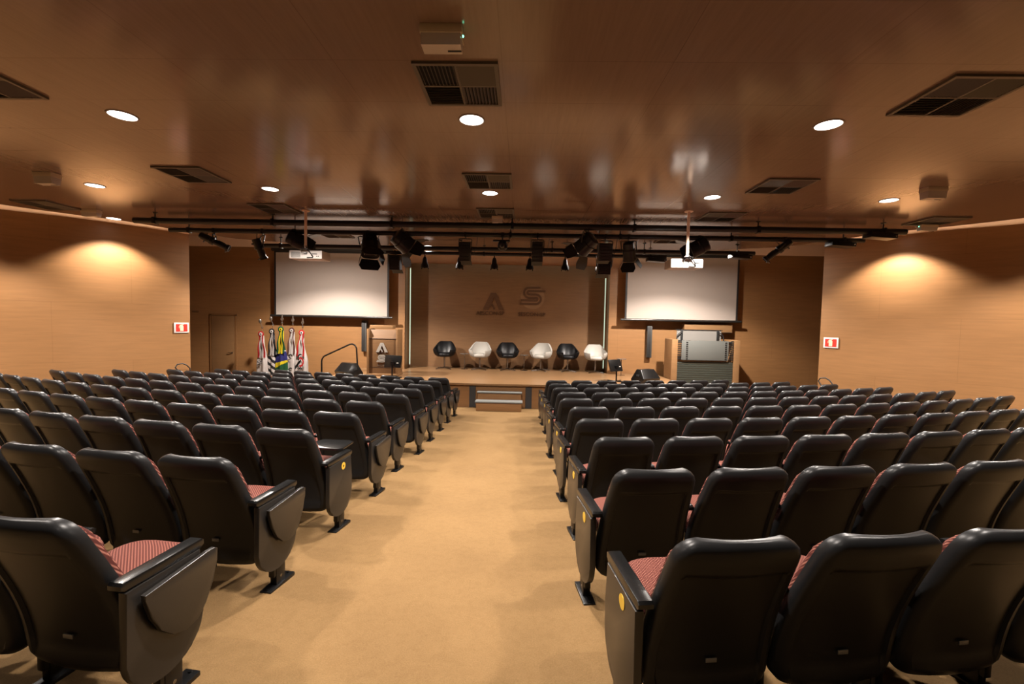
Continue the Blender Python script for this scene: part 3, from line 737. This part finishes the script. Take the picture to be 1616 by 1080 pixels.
# column speakers
for sx, lb in ((-1, 'tall black column speaker on the wall behind the lectern'), (1, 'tall black column speaker on the wall below the right screen')):
    t = thing('column_speaker', (sx * 4.55 + .0, FY - .09, GZ - 1.07), lb, 'speaker', 'column speakers on the front wall')
    b = MB(); b.box((0, 0, .5), (.16, .14, 1.0), bev=.01); b.build('cabinet', M['greyspk'], t)
    b = MB(); b.box((-.02 * 1, -.074, .5), (.10, .012, .97), bev=.004); b.build('grille', M['spkgrille'], t)
    b = MB(); b.box((0, .08, .9), (.05, .03, .06)).box((0, .08, .1), (.05, .03, .06)); b.build('bracket', M['black'], t)
b = MB(); b.box((0, 0, 0), (.09, .05, .18), bev=.01); o = b.build('wall_switch', M['black']); o.location = (-4.30, FY - .03, GZ - .28)
tag(o, 'small black box on the wall beside the left column speaker', 'box')

# wedge speakers
def wedge(x, y, rz, label):
    t = thing('wedge_speaker', (x, y, SZ), label, 'speaker', 'black wedge speakers on the stage', rz)
    pr = [(-.17, 0), (.20, 0), (.24, .10), (.10, .38), (-.06, .38), (-.24, .15)]
    b = MB(); b.prism(pr, .62, lambda p, u: ((u - .31) * (1 - .9 * max(0, p[1] - .12)), p[0], p[1]), .012); b.build('cabinet', M['plastic'], t)
    b = MB(); d = Vector((0, -.14, .27)).normalized()
    b.prism([(-.26, 0), (.26, 0), (.20, 1.), (-.20, 1.)], .008, lambda p, u: (p[0], .225 - .115 * p[1] + u * .88, .125 + .225 * p[1] + u * .47)); b.build('grille', M['spkgrille'], t)
    for s_ in (-1, 1):
        b = MB(); b.box((s_ * .283, 0, .22), (.006, .12, .05), Euler((0, -s_ * .28, 0)).to_matrix(), .002); b.build('handle', M['black'], t)
wedge(-4.22, 11.98, -.55, 'black wedge speaker at the left end of the stage below the handrail')
wedge(3.9, 12.02, .5, 'black wedge speaker on the stage below the right column speaker')

# confidence monitors
def monitor(x, y, rz, label, w=.50, tilt=-12):
    t = thing('stage_monitor', (x, y, SZ), label, 'monitor', 'monitors on low stands facing the stage', rz)
    Rm = Euler((math.radians(tilt), 0, 0)).to_matrix(); c = Vector((0, 0, .44))
    b = MB(); b.box(c, (w, .045, .34), Rm, .012); s0 = b.build('casing', M['plastic'], t)
    b = MB(); b.box(c + Rm @ Vector((0, .024, 0)), (w - .04, .004, .30), Rm); b.build('screen', M['screenblack'], t)
    b = MB(); b.box(c + Rm @ Vector((w * .3, -.0235, -.04)), (.06, .003, .025), Rm); b.build('label_plate', M['logowhite'], t)
    b = MB(); b.cyl((0, -.05, .02), (0, -.05, .40), .022, n=10).box(c + Vector((0, -.04, -.05)), (.1, .04, .1)); b.build('post', M['metal'], t)
    for a in (0., PI / 2):
        b = MB(); b.box((0, -.05, .014), (.52, .05, .028), Euler((0, 0, a + .3)).to_matrix(), .006); b.build('foot', M['metal'], t)
monitor(-3.0, 12.0, -.25, 'black monitor on a low stand in front of the lectern')
monitor(3.12, 12.25, .6, 'black monitor on a low stand at the right of the stage', .46, -20)

# swivel armchairs on the stage
def shell_chair(x, y, rz, hide, label):
    t = thing('swivel_armchair', (x, y, SZ), label, 'armchair', 'swivel armchairs in a line on the stage', rz)
    # faces -y; back at +y. wall of the tub runs around from one arm to the other
    n = 28; outer, inner = [], []
    b = MB(); rows = []
    for i in range(n + 1):
        a = math.radians(-142 + 284 * i / n)            # 0 = back (+y)
        k = abs(math.degrees(a)) / 142
        top = .90 if k < .26 else .90 - .235 * min(1, (k - .26) / .30) ** .7 if k < .56 else .665 - .03 * ((k - .56) / .44)
        rad = .35 - .015 * math.cos(2 * a)
        fl = .05 if k < .4 else .02
        th = .042
        sx, cy = math.sin(a), math.cos(a)
        col = []
        for rr, zz in ((rad - .13, .41), (rad - .05, .46), (rad, .56), (rad + fl * .6, top - .03), (rad + fl * .4, top), (rad + fl * .2 - th, top - .005), (rad - th, .56), (rad - .10, .50), (rad - .14, .44)):
            col.append((sx * rr, cy * rr * .92, zz))
        rows.append(col)
    b.loft(rows, cap=True); b.build('tub_shell', hide, t, smooth=60)
    b = MB(); b.lathe([(0, .40), (.20, .405), (.25, .43), (.27, .48), (.25, .525), (.15, .54), (0, .545)], 24); b.build('seat', hide, t, smooth=60)
    b = MB(); b.cyl((0, 0, .06), (0, 0, .41), .026, n=12); b.build('column', M['chrome'], t)
    for k in range(4):
        a = PI / 4 + k * PI / 2; d = Vector((math.cos(a), math.sin(a), 0)); p = Vector((-d.y, d.x, 0))
        b = MB(); b.loft([[Vector((0, 0, .075)) + d * .02 + p * .025, Vector((0, 0, .035)) + d * .02 + p * .025, Vector((0, 0, .035)) + d * .02 - p * .025, Vector((0, 0, .075)) + d * .02 - p * .025],
                          [Vector((0, 0, .03)) + d * .34 + p * .014, Vector((0, 0, .006)) + d * .34 + p * .014, Vector((0, 0, .006)) + d * .34 - p * .014, Vector((0, 0, .03)) + d * .34 - p * .014]])
        b.cyl(d * .32, d * .32 + Vector((0, 0, .012)), .016, n=8)
        b.build('base_leg', M['chrome'], t)
for x, rz, h, lb in ((-2.02, .05, 'blackhide', 'black swivel armchair, leftmost on the stage'), (-.85, -.05, 'whitehide', 'white swivel armchair, second from the left on the stage'),
                     (.06, .1, 'blackhide', 'black swivel armchair, third from the left on the stage'), (1.15, -.3, 'whitehide', 'white swivel armchair, fourth from the left on the stage'),
                     (2.03, .1, 'blackhide', 'black swivel armchair, fifth from the left on the stage'), (2.9, .0, 'whitehide', 'white swivel armchair, rightmost on the stage')):
    shell_chair(x, 14.45 - (.2 if x > 2.5 else 0), rz, M[h], lb)
for x, y, lb in ((-1.36, 14.5, 'small round side table between the two leftmost stage armchairs'), (.605, 14.5, 'small round side table between the middle stage armchairs'), (3.62, 13.75, 'small round side table right of the last white armchair')):
    t = thing('side_table', (x, y, SZ), lb, 'side table', 'small round side tables on the stage')
    b = MB(); b.lathe([(0, .50), (.15, .50), (.155, .506), (.15, .512), (0, .512)], 28); b.build('table_top', M['glass'], t)
    b = MB(); b.cyl((0, 0, .012), (0, 0, .50), .012, n=10); b.build('leg', M['chrome'], t)
    b = MB(); b.lathe([(0, 0), (.12, 0), (.12, .006), (.02, .016), (0, .016)], 24); b.build('base', M['chrome'], t)

# console with shutter front, right of the stage
t = thing('shutter_console', (5.83, 12.9, 0), 'grey slatted shutter console with wood sides, right of the stage', 'console')
for s_, x in ((-1, -.88), (1, .90)):
    b = MB(); b.box((x, .30, .90), (.17, .66, 1.80), bev=.004); b.build('side_panel', M['lectwood'], t)
b = MB(); b.box((0, .02, .58), (1.60, .02, 1.16))
for i in range(17): b.box((0, .0, .05 + i * .066), (1.60, .028, .052), Euler((.25, 0, 0)).to_matrix())
b.build('lower_shutter', M['shutter'], t, smooth=0)
b = MB(); b.box((-.02, -.035, 1.495), (1.34, .02, .56), bev=.003); b.build('upper_sheet', M['shutterpale'], t)
b = MB(); b.box((-.02, -.052, 1.212), (1.30, .012, .016)); b.build('bottom_edge', M['greyspk'], t)
for x, w in ((-.70, .20), (.765, .07)):
    b = MB()
    for i in range(10): b.box((x, -.02, 1.24 + i * .058), (w, .03, .030), Euler((.2, 0, 0)).to_matrix())
    b.build('slat_strip', M['spkgrille'], t, smooth=0)
for x in (-.535, .575, .70):
    b = MB()
    for i in range(9): b.box((x, -.049, 1.25 + i * .059), (.055, .008, .026))
    b.build('slot_row', M['black'], t, smooth=0)
b = MB(); b.box((0, .50, 1.92), (1.32, .02, .32)); b.build('back_sheet', M['fogglass'], t)
b = MB(); b.box((0, .49, 2.075), (1.40, .03, .02)); b.build('top_rail', M['black'], t)
for s_, x in ((-1, -.52), (1, .55)):
    b = MB(); b.box((x, .46, 1.92), (.06, .04, .30), bev=.006); b.build('post', M['black'], t)
    b = MB(); b.tube([(x, .44, 1.99), (x + s_ * .06, .43, 1.985), (x + s_ * .13, .42, 1.93), (x + s_ * .155, .42, 1.84), (x + s_ * .155, .42, 1.74)], .016, 8); b.build('arm', M['black'], t)
b = MB(); b.box((0, .33, 1.74), (1.60, .56, .03)); b.build('shelf', M['greyspk'], t)
t = thing('wall_cabinet', (6.34, FY - .12, GZ), 'wide wood box on the wall above the shutter console', 'cabinet')
b = MB(); b.box((0, 0, -.10), (1.48, .24, .27), bev=.005); b.build('carcass', M['lectwood'], t)
b = MB(); b.box((0, -.122, -.225), (1.46, .01, .012)); b.build('lower_edge', M['black'], t)

# flags
def flag(x, y, kind, label, ztop, lean):
    t = thing('flag', (x, y, 0), label, 'flag', 'ceremonial flags standing left of the stage')
    b = MB(); b.lathe([(0, 0), (.12, 0), (.12, .02), (.05, .06), (.03, .10), (0, .10)], 20); b.build('base', M['pole'], t)
    b = MB(); b.cyl((0, 0, .05), (lean, 0, ztop - .10), .014, n=10); b.build('pole', M['pole'], t)
    b = MB(); b.lathe([(0, ztop - .12), (.035, ztop - .085), (0, ztop - .05)], 14, (lean, 0, 0)); b.build('ball', M['silver'], t)
    b = MB()
    if kind in ('left', 'state'):
        b.lathe([(0, ztop + .02), (.03, ztop + .06), (.045, ztop + .11), (.03, ztop + .16), (0, ztop + .18)], 14, (lean - .06, 0, 0)).cyl((lean, 0, ztop - .05), (lean - .05, 0, ztop + .05), .008, n=8)
    else:
        b.prism([(0, ztop - .05), (.045, ztop + .04), (.02, ztop + .08), (0, ztop + .18), (-.02, ztop + .08), (-.045, ztop + .04)], .02, lambda p, u: (lean + p[0], u - .01, p[1]))
    b.build('finial', M['silver'], t)
    cols = {'left': ('flagred', 'flagwhite'), 'state': ('flagblack', 'flagwhite'), 'national': ('flaggreen', 'flagyellow'), 'city': ('flagmaroon', 'flagwhite'), 'right': ('flagred', 'flagwhite')}[kind]
    zr = ztop - .27
    b = MB(); b.lathe([(0, 0), (.085, 0), (.09, .012), (.06, .02), (0, .02)], 18, (lean, -.06, zr), Euler((PI / 2, 0, 0)).to_matrix()); ro = b.build('rosette', M[cols[0]], t)
    b = MB(); b.lathe([(0, .02), (.05, .02), (.045, .03), (0, .03)], 16, (lean, -.06, zr), Euler((PI / 2, 0, 0)).to_matrix()); b.build('rosette_centre', M[cols[1]], ro)
    b = MB(); b.lathe([(0, .03), (.02, .03), (.018, .036), (0, .036)], 12, (lean, -.06, zr), Euler((PI / 2, 0, 0)).to_matrix()); b.build('rosette_eye', M['flagblack'], ro)
    def rib(x0, x1, mname, z1, zig, name='ribbon'):
        b = MB(); rows = []
        for i in range(13):
            u = i / 12; z = zr - .02 + (z1 - zr) * u; w = .014 + .012 * u
            xc = lean * (1 - .5 * u) + x0 + (x1 - x0) * u + .01 * math.sin(u * 9 + zig)
            yy = -.075 - .03 * u + .012 * math.sin(u * 7 + zig)
            rows.append([(xc - w, yy, z), (xc + w, yy - .008, z), (xc + w, yy + .006, z), (xc - w, yy + .012, z)])
        b.loft(rows); b.build(name, M[mname], t)
    zt = zr - .02; zm = ztop - .95
    rib(-.045, -.10, cols[0], zm, 0.); rib(.045, .10, cols[0], zm, 2.); rib(-.018, -.045, cols[1], zm - .02, 1.); rib(.018, .045, cols[1], zm - .02, 3.)
    # cloth: gathered cone hanging from the pole, wrapped around it
    b = MB(); n, k = 110, 84; rows = []; ph = hash(kind) % 7 * .0 + {'left': .2, 'state': 1.1, 'national': 2., 'city': .7, 'right': 2.6}[kind]
    for j in range(k + 1):
        u = j / k; z = zr - .05 - (zr - .05 - .50) * u
        q_ = min(1, max(0, (u - .22) / .5)); q_ = q_ * q_ * (3 - 2 * q_); wx = .045 + .02 * u + .105 * q_; wy = .04 + .02 * u + .05 * q_
        row = []
        for i in range(n):
            a = 2 * PI * i / n; rr = 1 + (.10 + .12 * u) * math.sin(5 * a + ph + 1.4 * u) + .05 * math.sin(9 * a - 2 * ph)
            row.append((lean * (1 - u * .6) + wx * rr * math.cos(a), wy * rr * math.sin(a), z - .05 * u * math.cos(a + ph)))
        rows.append(row)
    b.loft(rows)
    zones = {'left': ['flagwhite', 'flagblack', 'flagred'], 'state': ['flagwhite', 'flagblack', 'flagred'], 'national': ['flaggreen', 'flagyellow', 'flagblue', 'flagwhite'], 'city': ['flagwhite', 'flagmaroon', 'flagblack'], 'right': ['flagwhite', 'flagblack', 'flagred']}[kind]
    for f_ in b.b.faces:
        c_ = f_.calc_center_median(); u = (zr - .05 - c_.z) / (zr - .55); q = c_.x - lean * (1 - u * .6); mi = 0
        if kind == 'national':
            if u < .44: mi = 0 if abs(q) > .055 else 1
            elif u < .485 - q * .25: mi = 3
            elif u < .70 - q * .2: mi = 2
            elif u < .78 - q * .4: mi = 1
        elif kind == 'state':
            mi = 1 if u < .42 and abs(q) > .04 else (1 if (u * 13 - q * 8) % 2 < 1. and u > .42 else 0)
        elif kind == 'right':
            mi = 1 if .62 < u + q * .9 < .70 and q < .02 else 0
        f_.material_index = mi
    b.build('cloth', [M[z_] for z_ in zones], t, smooth=70)
    # marks printed on the cloth
    if kind == 'left':
        text('lettering', 'SP', .17, M['flagblack'], t, (lean * .5 + .01, -.145, zm - .20), (PI / 2, -.5, 0), .004)
    if kind == 'right':
        b = MB(); f = lambda p, u: (p[0] * .32 + .05, -.15 - u, zm - .10 + p[1] * .45)
        ribbon(b, arc(.05, .1, .22, 60, 230, 8), .10, .006, f); b.build('emblem', M['flagblack'], t)
        b = MB(); ribbon(b, arc(.05, -.18, .26, 120, -110, 10), .12, .006, f); b.build('emblem', M['flagred'], t)
        text('lettering', 'SP', .15, M['flagblack'], t, (.0, -.15, zm - .40), (PI / 2, .7, 0), .004)
    if kind == 'city':
        for dz in (0, -.40):
            b = MB(); ribbon(b, arc(.03, zm + dz - .08, .05, 40, 260, 8), .03, .006, lambda p, u: (p[0], -.14 - u, p[1])); b.build('emblem', M['flagblack'], t)
flag(-7.17, 13.0, 'left', 'white flag with red ribbon rosette, leftmost of the five', GZ - .26, -.06)
flag(-6.90, 13.05, 'state', 'black and white striped flag, second from the left', GZ - .18, -.03)
flag(-6.63, 13.0, 'national', 'green and yellow flag with blue globe, middle of the five', GZ - .11, .0)
flag(-6.36, 13.05, 'city', 'white flag with dark ribbon rosette, fourth from the left', GZ - .14, .03)
flag(-6.07, 13.0, 'right', 'white flag with red and black emblem, rightmost of the five', GZ - .20, .06)

# ------------------------------------------------------------------ auditorium seats
def back_y(z):
    pts = [(.15, -.055), (.30, -.062), (.45, -.095), (.60, -.152), (.75, -.220), (.90, -.290)]
    for (z0, y0), (z1, y1) in zip(pts, pts[1:]):
        if z <= z1: return y0 + (y1 - y0) * (z - z0) / (z1 - z0)
    return pts[-1][1]
def smooth_y(z): return sum(back_y(min(.90, max(.15, z + d))) for d in (-.08, -.04, 0, .04, .08)) / 5
def halfw(z, W, z0, z1, rt, rb):
    w = W
    if z > z1 - rt: d = z - (z1 - rt); w -= rt - math.sqrt(max(0., rt * rt - d * d))
    if z < z0 + rb: d = (z0 + rb) - z; w -= rb - math.sqrt(max(0., rb * rb - d * d))
    return w
def back_shell():
    b = MB(); z0, z1, W = .165, .90, .272; rows = []
    zs = [z0, z0 + .006, z0 + .02, z0 + .05, z0 + .09] + [z0 + .13 + .055 * i for i in range(8)] + [.715, .74, .752, .762, .775, .80, .83, .86, .88, .892, .898, z1]
    zs = sorted(set(round(z, 4) for z in zs))
    xf = [-1., -.985, -.95, -.90, -.85, -.80, -.775, -.75, -.5, -.25, 0, .25, .5, .75, .775, .80, .85, .90, .95, .985, 1.]
    for z in zs:
        w = halfw(z, W * (1 - .15 * max(0, (z - .34) / .56) ** 1.2), z0, z1 + .001, .085, .10)
        e = min(z1 - z, z - z0); T = .062 * min(1., math.sqrt(max(.03, min(1, e / .035))))
        yc = smooth_y(z); ring = []
        inset = z < .757 and z > .22
        for x in xf:                                             # rear surface
            a = abs(x); edge = 1 - max(0, (a - .86) / .14) ** 2.2
            yy = yc + .028 * a * a - .002 - T * .5 * max(edge, 0) ** .5 - (.0)
            if inset and a < .79: yy += .014
            ring.append((x * w, yy, z))
        for x in reversed(xf):                                   # front surface
            a = abs(x); ring.append((x * w, yc + .028 * a * a + T * .25 + (.012 if a < .99 else 0), z))
        rows.append(ring)
    b.loft(rows); return b.mesh('backrest', M['shell'], 50)
def back_cushion():
    b = MB(); z0, z1, W = .40, .876, .264; rows = []; n = 30
    zs = [z0 + (z1 - z0) * t for t in (0, .015, .05, .12, .22, .34, .46, .58, .70, .80, .88, .94, .975, .993, 1.)]
    for z in zs:
        w = halfw(z, W * (1 - .15 * max(0, (z - .34) / .56) ** 1.2), z0, z1 + .001, .082, .05)
        e = min(z1 - z, z - z0); T = .055 * math.sqrt(max(.05, min(1, e / .05))) 
        yc = smooth_y(z) + .022; ring = []
        for i in range(n):
            a = 2 * PI * i / n; x = math.copysign(abs(math.cos(a)) ** .42, math.cos(a)); s_ = math.sin(a)
            y = yc + .028 * x * x + (T * abs(s_) ** .6 if s_ > 0 else -.004)
            ring.append((x * w, y, z))
        rows.append(ring)
    b.loft(rows); return b.mesh('back_cushion', M['fabric'], 60)
TILT = Euler((math.radians(5), 0, 0)).to_matrix()
def seat_meshes():
    piv = Vector((0, -.055, .372)); out = []
    for nm, z0, z1, W, y0, y1, mt in (('seat', .0, .095, .238, .0, .425, 'fabric'), ('seat_pan', -.075, .012, .232, .0, .415, 'plastic')):
        b = MB(); rows = []; n = 30
        prof = ((z0, .90), (z0 + .012, .97), (z0 + .035, 1.), (z1 - .035, 1.), (z1 - .012, .965), (z1, .86)) if nm == 'seat' else ((z0, .70), (z0 + .02, .88), (z0 + .05, 1.), (z1, 1.))
        for z, s_ in prof:
            ring = []
            for i in range(n):
                a = 2 * PI * i / n
                x = math.copysign(abs(math.cos(a)) ** .5, math.cos(a)); y = math.copysign(abs(math.sin(a)) ** .5, math.sin(a))
                yy = (y0 + y1) / 2 + y * s_ * (y1 - y0) / 2
                ring.append(piv + TILT @ Vector((x * W * s_, yy, z + (.012 * (1 - x * x) if z > z1 - .02 and nm == 'seat' else 0))))
            rows.append(ring)
        b.loft(rows); out.append(b.mesh(nm, M[mt], 50))
    return out
ME = {'backrest': back_shell(), 'back_cushion': back_cushion()}
ME['seat'], ME['seat_pan'] = seat_meshes()
for nm, ya_ in (('armrest', -.165), ('armrest_mid', -.10)):
    b = MB(); b.prism([(ya_, .595), (ya_ + .015, .585), (.19, .575), (.215, .59), (.215, .612), (.20, .622), (ya_ + .01, .622), (ya_, .612)], .062, lambda p, u: (u - .031, p[0], p[1]), .007); ME[nm] = b.mesh('armrest', M['plastic'], 40)
b = MB(); b.box((0, .035, .33), (.038, .075, .52), bev=.006).box((0, .06, .115), (.045, .085, .25), bev=.006)
ME['leg'] = b.mesh('leg', M['metal'], 40)
b = MB(); b.box((0, .06, .002), (.075, .235, .022), bev=.003); b.cyl((0, .16, .0), (0, .16, .021), .008, n=8).cyl((0, -.04, .0), (0, -.04, .021), .008, n=8); ME['base_plate'] = b.mesh('base_plate', M['metal'], 40)
b = MB(); b.cyl((.0, .06, .055), (.0235, .06, .055), .010, n=10).cyl((-.0235, .06, .055), (.0, .06, .055), .010, n=10); ME['bolt'] = b.mesh('bolt', M['steel'], 40)
pn = [(-.15, .578), (-.152, .285)] + [(-.152 + .172 * (1 - math.cos(a)), .285 - .158 * math.sin(a)) for a in [PI * i / 18 for i in range(1, 9)]] + [(.02 + .180 * math.sin(a), .285 - .158 * math.cos(a)) for a in [PI / 2 * i / 9 for i in range(0, 10)]] + [(.203, .40), (.188, .578)]
b = MB(); b.prism(pn, .034, lambda p, u: (u - .017, p[0], p[1]), .005); ME['side_panel'] = b.mesh('side_panel', M['endpanel'], 40)
lf = [(-.105, .545), (-.10, .52), (-.075, .43), (-.035, .355), (.02, .300), (.08, .278), (.14, .288), (.185, .335), (.225, .42), (.25, .50), (.252, .555), (.235, .566), (.20, .566)]
b = MB(); b.prism(lf, .022, lambda p, u: (u - .011, p[0], p[1]), .005); ME['tablet'] = b.mesh('tablet', M['endpanel'], 40)
b = MB(); b.prism([(.02, .13), (.05, .10), (.30, .10), (.36, .13), (.36, .30), (.33, .36), (.10, .38), (.04, .35)], .018, lambda p, u: (p[0], p[1] + .02, .628 + u), .005); ME['tablet_open'] = b.mesh('tablet', M['plastic'], 40)
b = MB(); b.lathe([(0, 0), (.030, 0), (.030, .002), (0, .002)], 20, (0, 0, 0), Euler((0, PI / 2, 0)).to_matrix()); ME['sticker'] = b.mesh('sticker', M['gold'], 30)
b = MB(); b.lathe([(.0, .0025), (.011, .0025), (0, .003)], 5, (0, 0, 0), Euler((0, PI / 2, 0)).to_matrix()); ME['sticker_mark'] = b.mesh('sticker_mark', M['goldmark'], 30)
b = MB(); b.box((0, -.100, .335), (.045, .004, .018), bev=.001); ME['number_plate'] = b.mesh('number_plate', M['plate'], 30)

RO = {(-1, 2): .032, (-1, 3): .010, (-1, 4): -.016, (-1, 5): .027, (-1, 6): -.037, (-1, 7): -.015, (-1, 8): -.011, (1, 1): -.004, (1, 2): -.028, (1, 3): .014, (1, 4): -.012, (1, 5): .022, (1, 6): -.018, (1, 7): .023, (1, 8): .012}
NS = {(1, 1): 4, (1, 2): 6, (1, 3): 9, (1, 4): 11, (1, 5): 13, (1, 6): 13, (1, 7): 12, (1, 8): 11, (1, 9): 10, (1, 10): 8,
      (-1, 1): 2, (-1, 2): 5, (-1, 3): 7, (-1, 4): 10, (-1, 5): 13, (-1, 6): 13, (-1, 7): 12, (-1, 8): 11, (-1, 9): 10, (-1, 10): 8}
ORD = ['first', 'second', 'third', 'fourth', 'fifth', 'sixth', 'seventh', 'eighth', 'ninth', 'tenth', 'eleventh', 'twelfth', 'thirteenth']
PITCH, RP, Y1 = .56, .90, 1.486
def standard(t, x, bolt=False):
    inst('armrest', ME['armrest' if bolt else 'armrest_mid'], t, (x, 0, 0))
    lg = inst('leg', ME['leg'], t, (x, 0, 0)); inst('base_plate', ME['base_plate'], lg)
    if bolt: inst('bolt', ME['bolt'], lg)
for (sx, r), n in NS.items():
    xs_ = 1.0 + RO.get((sx, r), 0.); x = xs_; zf = floor_s(Y1 + RP * (r - 1) + .27)
    row = 'nearest row' if r == 1 else ('front row by the stage' if r == 10 else ORD[r - 1] + ' row from the camera')
    for k in range(n):
        xm = x + .5 * PITCH * math.cos(theta(x)); th = theta(xm)
        y = Y1 + RP * (r - 1) + gc(xm) + .27 * math.cos(th) - .0
        x = x + PITCH * math.cos(theta(xm))
        blk = 'left' if sx < 0 else 'right'
        if k == 0:
            lb = f'black aisle seat of the {row}, {blk} block'
            if sx < 0: lb += ', open writing tablet' if r == 3 else ', folded writing tablet'
            elif r <= 3: lb += ', gold sticker on panel'
        elif k == n - 1 and r >= 5: lb = f'black seat at the wall end of the {row}, {blk} block'
        else: lb = f'black seat {ORD[k]} from the aisle in the {row}, {blk} block'
        t = thing('auditorium_seat', (sx * xm, y, zf), lb, 'auditorium seat', f'black auditorium seats of the {blk} block', sx * th)
        inst('backrest', ME['backrest'], t); inst('back_cushion', ME['back_cushion'], t)
        inst('seat', ME['seat'], t); inst('seat_pan', ME['seat_pan'], t)
        standard(t, sx * PITCH / 2)
        if r <= 3: inst('number_plate', ME['number_plate'], t)
        if k == 0:
            xa = -sx * (PITCH / 2 + .018)
            standard(t, xa, True)
            p = inst('side_panel', ME['side_panel'], t, (xa - sx * .018, 0, 0))
            if sx < 0 and r != 3:
                inst('tablet', ME['tablet'], t, (xa + .056, 0, 0))
            elif sx < 0:
                inst('tablet', ME['tablet_open'], t, (xa, 0, 0)).scale = (-1, 1, 1)
            if sx > 0 or r == 3:
                q = inst('sticker', ME['sticker'], p, (.0175 if sx < 0 else -.0195, .06 if sx < 0 else -.01, .525)); q.scale = (1, 1, 1)
                inst('sticker_mark', ME['sticker_mark'], q) if sx < 0 else None

# ------------------------------------------------------------------ world, camera
w = bpy.data.worlds.new('World'); sc.world = w; w.use_nodes = True
w.node_tree.nodes['Background'].inputs['Color'].default_value = (0, 0, 0, 1)
w.node_tree.nodes['Background'].inputs['Strength'].default_value = 0
pi_, ro_, ya = .04712, .02001, .02247
fwd = Vector((-math.sin(ya) * math.cos(pi_), math.cos(ya) * math.cos(pi_), -math.sin(pi_)))
r0 = Vector((math.cos(ya), math.sin(ya), 0)); u0 = r0.cross(fwd)
Rr = r0 * math.cos(ro_) + u0 * math.sin(ro_); Uu = -r0 * math.sin(ro_) + u0 * math.cos(ro_)
cd = bpy.data.cameras.new('camera'); cam = bpy.data.objects.new('camera', cd); COL.objects.link(cam)
cd.sensor_fit = 'HORIZONTAL'; cd.sensor_width = 36; cd.lens = 697 / 1616 * 36; cd.clip_start = .05
mt = Matrix((Rr, Uu, -fwd)).transposed().to_4x4(); mt.translation = Vector((.52, 0, GZ)); cam.matrix_world = mt
sc.camera = cam
vs = sc.view_settings
vs.view_transform = 'Standard'; vs.look = 'None'; vs.gamma = 1; vs.use_curve_mapping = False; vs.exposure = 0.
cy = sc.cycles
cy.use_denoising = True
cy.max_bounces = 6; cy.diffuse_bounces = 2; cy.glossy_bounces = 4; cy.sample_clamp_indirect = 6.
